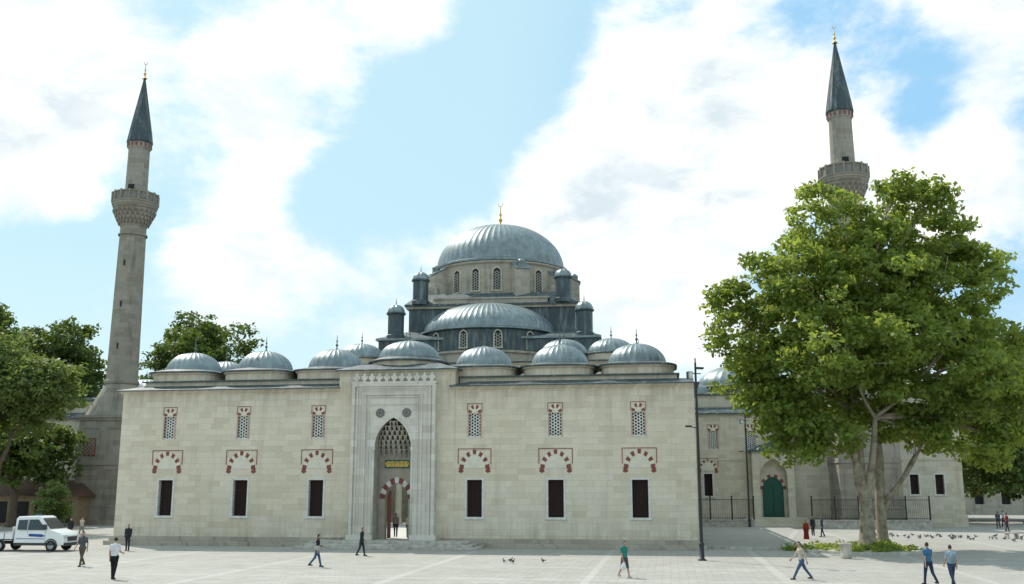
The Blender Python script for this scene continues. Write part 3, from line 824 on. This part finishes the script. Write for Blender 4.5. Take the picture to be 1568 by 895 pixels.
L=[(23.3,70,22.9,2.9,2.6,2.8),(30.2,71,22.2,3.0,2.8,2.7),(20.0,68,18.4,2.9,3.0,2.7),(25.6,69,18.4,3.9,4.4,3.4),(31.4,70,17.9,3.8,3.6,3.4),
   (16.9,69,14.2,2.6,2.8,2.3),(22.1,65,13.2,4.1,3.2,3.2),(28.4,66,12.8,4.3,3.4,3.6),(33.2,70,13.2,3.2,3.4,3.0),(19.0,69,9.4,2.6,2.8,2.3),
   (24.4,71,9.8,2.7,3.2,2.0),(30.3,68,8.8,3.1,3.2,2.4),(16.2,70,17.2,1.5,1.7,1.2),(34.2,69,9.6,2.1,2,2.1),(27.5,73,15,5,3.6,4),(21,72,14,4.4,3,3.4),
   (33.9,71,20.4,1.6,1.8,1.2),(16.9,70,10.8,1.7,2,1.7),(26.6,70,21.4,1.8,2.0,1.6),(18.8,67.5,7.2,1.6,1.6,1.4),(21.2,67,7.6,1.7,1.6,1.4),(33.0,68,7.2,1.8,1.6,1.4),(27.4,69,25.1,1.2,1.3,.9),(30.6,70,25.0,1.1,1.3,.9),(27.6,69.5,8.2,1.8,1.8,1.3)]
L=[(a-TX,b-TY,c,rx,ry,rz) for a,b,c,rx,ry,rz in L]
def ex(mb):
    mb.tube([(1.5,1.2,-.1),(1.5,1.2,.6),(1.45,1.2,3),(1.7,1.4,6.0),(1.6,1.5,9)],[.52,.38,.34,.30,.2],10,0)
    limb(mb,(1.5,1.2,3.0),(4.6,.5,8.0),.20,.07,77,n=7); limb(mb,(1.5,1.2,2.2),(4.0,.9,6.4),.16,.06,81,n=7)
tree('plane_tree',TX,TY,L,.56,3.4,M_LEAF,M_BARK,dens=8.6,per=58,size=.38,clr=.82,seed=3,extra=ex,shell=.5,
     hubs=[(-1.5,-.6,8.0),(-.3,.8,9.5),(.8,-.8,8.8),(-.9,-1.5,7.0)],sprigs=3)
e=empty('planting_bed',(23.2,68.3,0))
mb=MB(); mb.revolve(0,0,[(4.1,.0),(4.1,.16),(3.85,.16),(3.85,.1),(0,.12)],40,0,False); mb.obj('kerb',[M_TAN],e)
leaves('foliage',[(0,0,.12,3.7,3.7,.25),(1,1,.15,2.5,2.5,.4)],55,50,.22,M_LEAF,e,.45,.1,9)
def blob(cx,cy,cz,R,H,k,seed):
    r=random.Random(seed); out=[]
    for i in range(k):
        a=2*pi*i/k+r.random(); q=r.uniform(.35,.68)
        out.append((cx+R*q*cos(a),cy+R*q*sin(a),cz+H*r.uniform(-.6,.5),R*r.uniform(.32,.48),R*r.uniform(.32,.48),H*r.uniform(.26,.4)))
    out.append((cx,cy,cz+H*.58,R*.45,R*.45,H*.38)); out.append((cx,cy,cz,R*.6,R*.6,H*.6))
    return out
def btree(name,X,Y,top,bot,R,mat,seed,k=9,size=.55,dens=6,per=34,clr=1.05):
    cz=(top+bot)/2; H=(top-bot)/2
    return tree(name,X,Y,blob(0,0,cz,R,H,k,seed),.5 if top>8 else .1,min(bot+1,top*.4),mat,M_BARK2,dens=dens,per=per,size=size,clr=clr,seed=seed,sprigs=2,
        hubs=None if top>8 else [(0,0,cz-.3)])
btree('linden_tree',-49.5,97,18.8,5.2,7.4,M_LEAF3,21,size=.42,dens=7,per=44,clr=.95)
btree('linden_tree',-58.5,128,25.8,5,9,M_LEAF2,22)
btree('linden_tree',-71,130,29.5,6,9,M_LEAF2,23)
btree('linden_tree',-45.2,141,28.6,8,9.2,M_LEAF2,24)
btree('linden_tree',-53,108,12,3.0,6,M_LEAF2,25)
btree('linden_tree',59.8,118,22.5,3,7.2,M_LEAF3,26)
btree('linden_tree',58.5,136,17,1.5,8.5,M_LEAF2,27)
btree('linden_tree',67,127,20,1.5,8.5,M_LEAF2,28)
btree('linden_tree',52,134,12,1.5,5.5,M_LEAF2,29)
btree('bush',-40.6,90,4.7,.3,1.75,M_LEAF3,31,k=6,size=.24,dens=16,per=46,clr=.5)
e=empty('distant_trees'); lob=[]
r=random.Random(5)
for i in range(46):
    x=-150+i*6.6
    lob.append((x,175+r.uniform(-8,8),r.uniform(3.5,7),6,5,r.uniform(5,8.5)))
leaves('foliage',lob,3.2,24,1.3,M_LEAF2,e,2.2,.5,55)
shop=empty('shop_building',(-54.5,112,0),-.1)
mb=MB(); mb.box(-6,7,0,8,0,3.2,0); mb.frustum(-6.7,7.7,-.9,8.9,3.2,-4.5,5.5,3.6,4.4,4.9,1)
for i in range(5): mb.box(-5.4+2.5*i,-3.6+2.5*i,-.05,.02,.3,2.6,2)
mb.obj('shop_parts',[plain('buff_render',(.30,.23,.15),.9),plain('clay_tiles',(.13,.075,.05),.9,.4,6),M_DARK],shop)
lowb=empty('stone_building',(74,158,0),-.1)
mb=MB(); ops=[(-18+4*i,-16.6+4*i,1.5,3.6) for i in range(9)]+[(-18+4*i,-16.6+4*i,5.5,7.6) for i in range(9)]
wall(mb,-20,20,0,9.5,0,1,ops,0)
for o_ in ops: mb.box(o_[0],o_[1],.5,.6,o_[2],o_[3],2)
mb.frustum(-20.5,20.5,-.5,12,9.5,-17,17,4,8,12,1)
mb.obj('building_parts',[M_OLD,plain('old_tiles',(.16,.10,.075),.9,.4,6),M_DARK],lowb)
# ================================================================== STREET LAMPS
def lamp(X,Y,H,rot):
    e=empty('street_lamp',(X,Y,0),rot)
    mb=MB()
    mb.revolve(0,0,[(.26,0),(.26,.06),(.15,.1),(.13,.9),(.10,.95),(.085,H*.5),(.06,H)],12,0,True)
    mb.revolve(0,0,[(.16,.85),(.16,.98),(.1,1.0)],12,0)
    mb.tube([(-.45,0,H-.65),(.35,0,H-.65)],[.03,.03],6,0)
    mb.box(-.55,-.25,-.13,.13,H-1.0,H-.55,0); mb.box(-.53,-.27,-.14,-.13,H-.98,H-.6,1)
    mb.box(.02,.50,-.12,.12,H-.38,H-.26,0); mb.box(.06,.46,-.1,.1,H-.385,H-.38,1)
    mb.box(-.03,.03,-.03,.03,H-.02,H+.28,0)
    mb.tube([(0,0,H*.66),(-.5,0,H*.66+.1)],[.03,.025],6,0); mb.box(-.75,-.4,-.1,.1,H*.66+.06,H*.66+.16,0)
    mb.obj('pole',[M_IRON,plain('lamp_glass',(.6,.6,.55),.3)],e)
lamp(11.0,59.5,11.5,.3); lamp(24.2,104,11.6,.1)
mb=MB(); mb.revolve(0,0,[(.0,0),(.28,0),(.33,.12),(.3,.2),(.36,.75),(.42,.82),(.42,.9),(.3,.9),(.28,.6),(0,.6)],16,0); mb.obj('stone_planter',[M_TAN],None,(19.9,61.2,0))
mb=MB(); mb.box(-.55,.55,-.25,.25,.42,.5,0); mb.box(-.5,-.35,-.2,.2,0,.42,0); mb.box(.35,.5,-.2,.2,0,.42,0); mb.obj('stone_bench',[M_TAN],None,(41,84,0),.2,bevel=.02)

# ================================================================== TRUCK
def truck(X,Y,rot):
    e=empty('pickup_truck',(X,Y,0),rot)
    body=plain('white_paint',(.80,.81,.81),.25,.04,1.,spec=.5); glass=plain('dark_glass',(.02,.025,.03),.08,.1,1,spec=.8)
    blue=plain('blue_decal',(.02,.09,.30),.4); tyre=plain('tyre_rubber',(.02,.02,.02),.9); grey=plain('grey_plastic',(.06,.06,.065),.6); rim=plain('wheel_rim',(.42,.42,.43),.35,.1,3,metal=.6)
    lamp_=plain('headlamp',(.7,.7,.72),.1); redl=plain('tail_lamp',(.4,.02,.02),.3)
    mb=MB()
    prof=[(1.95,.45),(1.95,2.12),(2.08,2.25),(3.5,2.28),(3.72,2.2),(4.45,1.42),(5.2,1.2),(5.42,1.02),(5.5,.75),(5.5,.42),(5.0,.38),(2.0,.38)]
    n=len(prof); b=len(mb.v)
    for sy in (-1,1):
        for x,z in prof: mb.v.append((x,sy*(1.0 if z<1.35 else 1.0-.17*(z-1.35)/.9),z))
    mb.face([b+i for i in range(n)],0); mb.face([b+n+i for i in range(n)][::-1],0)
    for i in range(n): mb.face((b+i,b+n+i,b+n+(i+1)%n,b+(i+1)%n),0)
    mb.obj('cab',[body],e,bevel=.06)
    mb=MB()
    def side(pts,m,pr=.008):
        for sy in (-1,1):
            P=[(x,sy*((1.0 if z<1.35 else 1.0-.17*(z-1.35)/.9)+pr),z) for x,z in pts]
            mb.poly(P if sy<0 else P[::-1],m)
    side([(2.15,1.4),(2.15,2.02),(2.80,2.05),(2.80,1.38)],0); side([(2.92,1.38),(2.92,2.05),(3.55,2.06),(4.12,1.46),(4.12,1.38)],0)
    side([(2.85,.5),(2.85,2.1),(2.87,2.1),(2.87,.5)],3); side([(4.15,.5),(4.15,1.4),(4.165,1.4),(4.165,.5)],3)
    side([(3.0,.98),(3.0,1.14),(3.9,1.12),(4.2,1.0),(3.9,.93)],1); side([(2.1,.80),(2.1,.84),(4.1,.84),(4.1,.80)],1)
    side([(1.98,.39),(1.98,.56),(5.0,.56),(5.0,.39)],3,.012)
    mb.poly([(3.80,-.80,2.14),(3.80,.80,2.14),(4.44,.9,1.47),(4.44,-.9,1.47)],0)
    mb.poly([(1.942,-.75,1.45),(1.942,.75,1.45),(1.942,.72,2.0),(1.942,-.72,2.0)],0)
    mb.box(5.47,5.52,-.55,.55,.66,.95,3); mb.box(5.45,5.58,-.98,.98,.36,.56,3)
    for s in (-1,1):
        mb.box(5.30,5.50,s*.80-.17,s*.80+.17,.82,1.06,4); mb.box(4.05,4.25,s*1.12-.12,s*1.12+.12,1.42,1.75,3)
        mb.box(-.02,.02,s*.85-.08,s*.85+.08,.6,.78,5)
    mb.box(2.9,3.05,-.3,.3,2.3,2.36,1)
    mb.box(0,1.86,-1.0,1.0,.72,.80,2); mb.box(0,1.86,-1.03,-.99,.8,1.15,6); mb.box(0,1.86,.99,1.03,.8,1.15,6); mb.box(0,.04,-.99,.99,.8,1.15,6); mb.box(1.82,1.86,-.99,.99,.8,1.6,6)
    for x in (.4,.85,1.3):
        for s in (-1,1): mb.box(x-.02,x+.02,s*1.035-.012,s*1.035+.012,.8,1.15,3)
    mb.box(.1,5.2,-.42,-.32,.45,.62,3); mb.box(.1,5.2,.32,.42,.45,.62,3)
    mb.obj('trim',[glass,blue,grey,grey,lamp_,redl,body],e)
    mb=MB()
    for x in (.95,4.6):
        for s in (-1,1):
            y0=s*.78; y1=s*1.02
            pr=[(.0,y0),(.34,y0),(.37,y0+s*.04),(.37,y1-s*.04),(.34,y1),(.22,y1)]; n=20
            st=len(mb.v)
            for r,y in pr:
                for k in range(n):
                    a=2*pi*k/n; mb.v.append((x+r*cos(a),y,.37+r*sin(a)))
            for i in range(len(pr)-1):
                for k in range(n): mb.face((st+i*n+k,st+i*n+(k+1)%n,st+(i+1)*n+(k+1)%n,st+(i+1)*n+k),0)
            st=len(mb.v)
            for r,y in ((.22,y1),(.2,y1-s*.03),(.06,y1-s*.01),(.0,y1-s*.01)):
                for k in range(n):
                    a=2*pi*k/n; mb.v.append((x+r*cos(a),y,.37+r*sin(a)))
            for i in range(3):
                for k in range(n): mb.face((st+i*n+k,st+i*n+(k+1)%n,st+(i+1)*n+(k+1)%n,st+(i+1)*n+k),1)
            for k in range(10):
                a0=pi*k/10;a1=pi*(k+1)/10; yy=s*1.016
                mb.poly([(x+.38*cos(a0),yy,.37+.38*sin(a0)),(x+.47*cos(a0),yy,.37+.47*sin(a0)),(x+.47*cos(a1),yy,.37+.47*sin(a1)),(x+.38*cos(a1),yy,.37+.38*sin(a1))],2)
    mb.obj('wheels',[tyre,rim,grey],e)
truck(-34.8,69.0,-.12)

# ================================================================== PEOPLE
SKIN=plain('skin',(.45,.27,.19),.6,.08,6); HAIR=plain('dark_hair',(.025,.018,.014),.6,.2,20); EYE=plain('eye',(.03,.02,.02),.3)
cm={}
def cloth(c):
    if c not in cm: cm[c]=plain('cloth_%d'%len(cm),c,.9,.22,9,spec=.15)
    return cm[c]
def person(X,Y,head,top,bot,shoe=(.03,.03,.03),H=1.76,hip=(0,0),knee=(0,0),sh=(5,-5),el=(12,12),sleeve=.55,skirt=None,bag=None,shorts=False,hair=None,z0=0,nm='person',lean=0,hd=0,scarf=False):
    s=H/1.76
    def leg(side,h,k):
        y=.095*side; hp=Vector((0,y,0))
        kn=hp+Vector((sin(radians(h)),0,-cos(radians(h))))*.43
        b=radians(h-k); an=kn+Vector((sin(b),0,-cos(b)))*.42
        return hp,kn,an
    Lg=leg(1,hip[0],knee[0]); Rg=leg(-1,hip[1],knee[1])
    pz=-min(Lg[2].z,Rg[2].z)+.085
    legs=[[p+Vector((0,0,pz)) for p in g] for g in (Lg,Rg)]
    tz=pz-.935
    ln=radians(lean)
    def T(p):
        x,y,z=p; z-=.93
        return Vector((x*cos(ln)+z*sin(ln),y,-x*sin(ln)+z*cos(ln)+.93+tz))
    mb=MB(); seg=[]
    rings=[(.80,.06,.10,0),(.86,.105,.15,0),(.94,.115,.168,0),(1.04,.105,.152,.0),(1.14,.10,.150,.0),(1.28,.118,.172,.0),(1.38,.112,.188,-.005),(1.44,.085,.165,-.01),(1.485,.06,.075,-.01)]
    st=len(mb.v);n=16
    for z,rx,ry,ox in rings:
        for k in range(n):
            a=2*pi*k/n; q=T((ox+rx*cos(a),ry*sin(a),z)); mb.v.append((q.x,q.y,q.z))
    for i in range(len(rings)-1):
        for k in range(n): mb.face((st+i*n+k,st+i*n+(k+1)%n,st+(i+1)*n+(k+1)%n,st+(i+1)*n+k))
    mb.face([st+k for k in range(n)][::-1]); mb.face([st+(len(rings)-1)*n+k for k in range(n)])
    def cap(a,b,r0,r1,lab): mb.capsule(a,b,r0,r1); seg.append((Vector(a),Vector(b),(r0+r1)/2,lab))
    seg.append((T((0,0,1.02)),T((0,0,1.40)),.14,'top')); seg.append((T((0,.12,1.4)),T((0,-.12,1.4)),.07,'top')); seg.append((T((0,0,.86)),T((0,0,.93)),.14,'bot'))
    cap(T((-.01,0,1.44)),T((.01,0,1.56)),.058,.052,'skin')
    hc=T((.018,0,1.64)); hr=radians(hd)
    mb.ellipsoid(hc,(.094,.076,.118),14,10); mb.ellipsoid(hc+Vector((.028,0,-.055)),(.062,.055,.062),10,8)
    fx=Vector((cos(hr),sin(hr),0))
    seg.append((hc-Vector((0,0,.04)),hc+Vector((0,0,.03)),.08,'head'))
    mb.capsule(hc+fx*.085+Vector((0,0,.0)),hc+fx*.103+Vector((0,0,-.03)),.010,.014,6)
    for sd in (1,-1): mb.ellipsoid(hc+Vector((0,sd*.078,-.005)),(.02,.012,.032),6,5)
    hands=[]
    for sd,g,a,e_ in ((1,legs[0],sh[0],el[0]),(-1,legs[1],sh[1],el[1])):
        bulk=1.12
        cap(g[0],g[1],.088*bulk,.06*bulk,'bot'); cap(g[1],g[2],.058*bulk*(1 if not shorts else .9),.045*(1.15 if not shorts else .9),'bot' if not shorts else 'shin')
        an=g[2]
        f0=Vector((an.x-.05,an.y,max(an.z-.05,.035))); f1=Vector((an.x+.15,an.y+.015*sd,max(an.z-.055,.03)))
        cap(f0,f1,.042,.034,'shoe')
        S=T((-.005,.185*sd,1.415)); ar=radians(a)
        E=S+Vector((sin(ar),.09*sd,-cos(ar))).normalized()*.29
        ar2=radians(a+e_); Wp=E+Vector((sin(ar2),.0*sd,-cos(ar2))).normalized()*.25
        cap(S,E,.056,.043,'arm')
        cap(E,Wp,.041,.028,'fore')
        d=(Wp-E).normalized()
        mb.capsule(Wp+d*.015,Wp+d*.075,.026,.032); seg.append((Wp,Wp+d*.08,.03,'skin'))
        hands.append((Wp,d,sd))
    if skirt:
        st=len(mb.v)
        R2=[(pz+.1,.13,.165),(pz-.15,.16,.19),(pz-.5,.2,.22),(skirt,.25,.26)]
        for z,rx,ry in R2:
            for k in range(n):
                a=2*pi*k/n; q=1+.06*sin(5*a); mb.v.append((rx*cos(a)*q,ry*sin(a)*q,z))
        for i in range(3):
            for k in range(n): mb.face((st+i*n+k,st+(i+1)*n+k,st+(i+1)*n+(k+1)%n,st+i*n+(k+1)%n))
        mb.face([st+k for k in range(n)]); mb.face([st+3*n+k for k in range(n)][::-1])
        seg.append((Vector((0,0,pz)),Vector((0,0,skirt)),.2,'bot'))
    me=bpy.data.meshes.new('tmp'); me.from_pydata(mb.v,[],mb.f); me.update()
    o=bpy.data.objects.new('tmp',me); scene.collection.objects.link(o)
    rm=o.modifiers.new('r','REMESH'); rm.mode='VOXEL'; rm.voxel_size=.016
    sm=o.modifiers.new('s','SMOOTH'); sm.factor=.5; sm.iterations=3
    dg=bpy.context.evaluated_depsgraph_get(); m2=bpy.data.meshes.new_from_object(o.evaluated_get(dg))
    bpy.data.objects.remove(o)
    nv=len(m2.vertices); co=np.empty(nv*3); m2.vertices.foreach_get('co',co); co=co.reshape(-1,3)
    F=[tuple(p.vertices) for p in m2.polygons]
    fc=np.array([co[list(f)].mean(axis=0) for f in F])
    best=np.full(len(F),1e9); lab=np.zeros(len(F),int); tt=np.zeros(len(F))
    for i,(a,b,r,l) in enumerate(seg):
        a=np.array(a);b=np.array(b);ab=b-a; t_=np.clip(((fc-a)@ab)/(ab@ab+1e-9),0,1)
        dd=np.linalg.norm(fc-(a+t_[:,None]*ab),axis=1)-r
        u=dd<best; best[u]=dd[u]; lab[u]=i; tt[u]=t_[u]
    mats=[SKIN,cloth(top),cloth(bot),cloth(shoe),cloth(hair) if hair else HAIR,EYE,cloth(bag[1]) if bag else EYE]
    out=MB(); out.v=[tuple(p*s) for p in co]
    hair_v=fc-np.array(hc)
    for i,f in enumerate(F):
        l=seg[lab[i]][3]; t_=tt[i]
        if l=='top': mi=1
        elif l=='bot': mi=2
        elif l=='shoe': mi=3
        elif l=='arm': mi=1 if (sleeve>1 or t_<sleeve*1.5) else 0
        elif l=='fore': mi=1 if sleeve>1 and t_<.93 else 0
        elif l=='shin': mi=2 if t_<.12 else 0
        elif l=='head':
            hx=hair_v[i]@np.array(fx); hz=hair_v[i][2]
            mi=4 if (hz>.055 and hx<.085) or (hx<-.0 and hz>-.05) or hz>.085 else 0
            if scarf: mi=4 if hx<.06 else 0
        else: mi=0
        out.face(f,mi,True)
    bpy.data.meshes.remove(m2)
    for sd in (1,-1):
        q=hc+fx*.088+Vector((-fx.y,fx.x,0))*(.032*sd)+Vector((0,0,.008)); out.ellipsoid(q*s,(.008*s,.012*s,.007*s),6,4,5)
    q=hc+fx*.088+Vector((0,0,-.062)); out.ellipsoid(q*s,(.006*s,.022*s,.005*s),6,4,5)
    for Wp,d,sd in hands:
        lat=Vector((1,0,0))-d*d.x; lat.normalize(); inn=Vector((0,-sd,0)); base=Wp+d*.085
        for k,(off,ln_) in enumerate(((.028,.075),(.010,.085),(-.009,.08),(-.027,.062))):
            p0=base+lat*off-d*.02; p1=base+lat*off*1.1+d*ln_*.45+inn*.006; p2=p1+d*ln_*.35+inn*.018; p3=p2+d*ln_*.15+inn*.022
            out.tube([p*s for p in (p0,p1,p2,p3)],[.0095*s,.009*s,.008*s,.005*s],6,0)
        p0=Wp+d*.03+lat*.018; p1=p0+lat*.03+d*.02+inn*.01; p2=p1+lat*.008+d*.03+inn*.01
        out.tube([p*s for p in (p0,p1,p2)],[.012*s,.011*s,.007*s],6,0)
    if bag:
        kind=bag[0]
        if kind=='shoulder':
            out.ellipsoid(T((-.02,-.24,1.02))*s,(.16*s,.07*s,.13*s),10,8,6)
            out.tube([T(p)*s for p in ((-.02,-.22,1.1),(-.14,-.05,1.3),(-.07,.13,1.47),(.1,.08,1.36),(.12,-.12,1.2),(.02,-.22,1.1))],[.018*s]*6,6,6)
        elif kind=='back':
            out.ellipsoid(T((-.19,0,1.22))*s,(.10*s,.15*s,.22*s),10,8,6)
        elif kind=='hand':
            Wp,d,sd=hands[1]; h=Wp+d*.12
            out.tube([h*s,(h+Vector((0,0,-.14)))*s,(h+Vector((0,0,-.3)))*s,(h+Vector((0,0,-.38)))*s],[.02*s,.10*s,.15*s,.11*s],10,6,True,True,.6)
    return out.obj(nm,mats,None,(X,Y,z0),head)
rt=0.0; lf=pi; away=pi/2; tow=-pi/2
DKC=(.035,.037,.045); WH_=(.72,.72,.74)
person(-23.1,55.2,tow-.2,(.10,.10,.11),(.12,.10,.08),hip=(20,-14),knee=(6,22),sh=(-16,20),el=(15,25),H=1.9)
person(-18.4,47.6,away-.1,WH_,(.02,.02,.024),hip=(8,-8),knee=(2,10),sh=(-4,14),el=(10,60),H=1.92)
person(-25.6,68.3,tow,DKC,(.03,.032,.04),sleeve=2,hip=(3,-3),sh=(6,2),el=(10,14))
person(-36.2,86,rt-.4,(.62,.56,.5),(.30,.28,.27),hip=(15,-12),knee=(5,15),sh=(-12,14),el=(15,20))
person(-35.4,82,tow,DKC,(.05,.05,.06),sleeve=2)
person(-10.4,54.8,rt+.3,(.03,.03,.035),(.05,.11,.22),hip=(18,-16),knee=(6,24),sh=(10,-12),el=(70,20),sleeve=2,bag=('shoulder',(.45,.43,.40)),lean=4)
person(-9.3,63.4,rt-.2,DKC,(.035,.035,.045),hip=(14,-10),knee=(4,18),sh=(-12,16),el=(12,25),sleeve=2,lean=3)
person(5.3,48.5,rt-.9,(.03,.22,.17),(.09,.08,.08),hip=(16,-12),knee=(4,20),sh=(-10,8),el=(14,10),shorts=True,H=1.72,bag=('hand',(.75,.75,.75)),shoe=(.4,.4,.4))
person(13.4,47.6,lf+.1,(.52,.46,.38),(.07,.11,.20),hip=(32,-26),knee=(4,12),sh=(-28,26),el=(14,22),sleeve=2,lean=6,shoe=(.15,.07,.04),H=1.84)
person(23.2,80.7,tow,(.30,.05,.02),(.20,.03,.02),skirt=.12,sleeve=2,H=1.62,scarf=True,hair=(.05,.03,.04))
person(25.6,87,tow+.4,DKC,(.04,.04,.05),sleeve=2); person(26.5,87.4,lf,(.06,.07,.10),(.05,.06,.09),sleeve=2,hip=(10,-8),knee=(2,12))
person(18.2,45.0,away+.3,(.06,.17,.30),(.035,.05,.09),hip=(14,-14),knee=(4,22),sh=(-14,16),el=(12,25),H=1.84)
person(18.95,44.4,away+.1,(.30,.45,.55),(.05,.07,.13),hip=(-12,14),knee=(20,4),sh=(14,-12),el=(20,12),H=1.76,bag=('back',(.25,.3,.35)))
person(-8.7,76.5,tow,(.35,.32,.30),(.06,.06,.08),z0=.5,hip=(8,-6),knee=(2,8)); person(-8.1,80,away,(.55,.5,.45),(.1,.1,.12),z0=.3)
k=0
for (x,y,c) in ((47.5,98,(.3,.05,.05)),(49.5,104,(.1,.1,.12)),(52,108,(.5,.5,.5)),(54.5,103,(.07,.1,.2)),(50.5,93,(.04,.04,.05)),(56,110,(.4,.1,.08)),(53,100,(.05,.05,.06))):
    person(x,y,k*1.3,c,(.05,.05,.07),sleeve=(2 if k%2 else .5),hip=(12,-10),knee=(2,14),sh=(-10,12)); k+=1

# ================================================================== PIGEONS
M_PIG=plain('pigeon_grey',(.10,.11,.13),.6,.3,20)
def pigeon_into(mb,x,y,a,z=0):
    c_,s_=cos(a),sin(a); sub=MB()
    sub.ellipsoid((0,0,.13),(.13,.06,.065),8,6); sub.capsule((.08,0,.15),(.12,0,.23),.035,.026,6); sub.ellipsoid((.13,0,.25),(.032,.025,.027),6,5)
    sub.tube([(.15,0,.25),(.18,0,.243)],[.009,.003],4); sub.frustum(-.26,-.25,-.05,.05,.09,-.1,-.06,-.03,.03,.15,0)
    for q in (-.02,.02): sub.tube([(.01,q,.08),(.01,q,0)],[.008,.007],4)
    b=len(mb.v)
    for X,Y,Z in sub.v: mb.v.append((x+X*c_-Y*s_,y+X*s_+Y*c_,z+Z))
    for f,m_,s in zip(sub.f,sub.m,sub.s): mb.face([b+i for i in f],m_,s)
for (x,y) in ((-.45,57.6),(.05,57.3),(1.75,57.8),(-.1,58.2)):
    mb=MB(); pigeon_into(mb,0,0,random.random()*6); mb.obj('pigeon',[M_PIG],None,(x,y,0))
mb=MB(); r=random.Random(3)
for i in range(110):
    x=r.uniform(31,50); y=86+r.gauss(0,2.0)-(x-31)*.35
    pigeon_into(mb,x,y,r.random()*6.28)
mb.obj('pigeon_flock',[M_PIG])

# ================================================================== LIGHT / SKY
w=bpy.data.worlds.new('World'); scene.world=w; w.use_nodes=True; t=w.node_tree; t.nodes.clear()
out=t.nodes.new('ShaderNodeOutputWorld'); bg=t.nodes.new('ShaderNodeBackground'); t.links.new(bg.outputs[0],out.inputs[0])
sky=t.nodes.new('ShaderNodeTexSky'); sky.sky_type='NISHITA'; sky.sun_disc=False; sky.sun_elevation=SUN_EL; sky.sun_rotation=SUN_AZ
sky.air_density=1.0; sky.dust_density=.8; sky.ozone_density=1.0
tc=N(t,'ShaderNodeTexCoord'); sp=N(t,'ShaderNodeSeparateXYZ'); t.links.new(tc.outputs['Generated'],sp.inputs[0])
x,y,z=sp.outputs
vec=xyz(t,x,y,mth(t,'MULTIPLY',z,1.7))
mp=N(t,'ShaderNodeMapping'); t.links.new(vec,mp.inputs[0]); mp.inputs['Location'].default_value=(3.3,1.7,.4)
c1=noise(t,mp.outputs[0],4.8,12,.62,.2)
def blobw(az,el,r):
    a,e=radians(az),radians(el); d=(sin(a)*cos(e),cos(a)*cos(e),sin(e))
    vm=t.nodes.new('ShaderNodeVectorMath'); vm.operation='DOT_PRODUCT'
    t.links.new(tc.outputs['Generated'],vm.inputs[0]); vm.inputs[1].default_value=d
    return rng(t,vm.outputs['Value'],cos(radians(r)),1.0,0,1,True)
acc=None
for az,el,r,wt in ((8.4,17.5,9,.22),(1.4,15.5,6,.2),(16,18.5,8,.2),(23,17.5,6,.15),(-25.6,23,11,.14),(-28,16.5,6,.1),(-13,23,7,.13),(-5.4,28,5,.12),(10.6,26,6,.12),
                   (-15.5,12.5,6,.14),(10,12,7,.12),(28,24,5,.12),(-6,10,8,.06),(27,13,6,.08),
                   (22.5,21.8,5,-.22),(-6.4,18.6,8,-.2),(1,24,6,-.16),(26,10,4,-.12),(16,13,4,-.08),(-20,17,5,-.14),(-27.5,9.5,6,-.12),(-2,22,8,-.12),(-11,17,5,-.1),(-23,9,6,-.1)):
    q=mth(t,'MULTIPLY',blobw(az,el,r),wt); acc=q if acc is None else mth(t,'ADD',acc,q)
dn=mth(t,'ADD',c1,acc)
cov=rng(t,dn,.44,.67,0,1,True)
c2=noise(t,mp.outputs[0],9,7,.6,.3)
S=.13
pale=mix(t,blobw(24,20,24),(.61,.90,1.0),(.38,.72,1.02))
base=mix(t,.84,mix(t,1.0,sky.outputs[0],(S,S,S),'MULTIPLY'),pale)
thick=rng(t,dn,.56,.85,0,.5)
cl=mix(t,mth(t,'MULTIPLY',rng(t,c2,.40,.62,0,1),mth(t,'ADD',thick,.45)),(1.24,1.24,1.22),(.72,.83,.89))
col=mix(t,cov,base,cl)
hz=rng(t,z,0.0,.22,.65,0)
col=mix(t,hz,col,(.86,1.0,1.04))
low=mth(t,'LESS_THAN',z,0.0)
col=mix(t,low,col,(.35,.35,.33))
t.links.new(col,bg.inputs[0]); bg.inputs[1].default_value=1.0
sd=bpy.data.lights.new('sun','SUN'); sd.energy=4.0; sd.angle=radians(.5); sd.color=(1,.94,.84)
so=bpy.data.objects.new('sun',sd); scene.collection.objects.link(so)
S_=Vector((sin(SUN_AZ)*cos(SUN_EL),cos(SUN_AZ)*cos(SUN_EL),sin(SUN_EL)))
so.rotation_euler=S_.to_track_quat('Z','Y').to_euler(); so.location=(0,0,80)

cam=bpy.data.cameras.new('camera'); co=bpy.data.objects.new('camera',cam); scene.collection.objects.link(co)
co.location=(0,0,4.2); co.rotation_euler=(radians(90+11.06),0,0); cam.lens=35; cam.sensor_width=36; cam.clip_end=6000; cam.clip_start=.2
scene.camera=co
scene.view_settings.view_transform='Standard'; scene.view_settings.look='None'; scene.view_settings.exposure=0
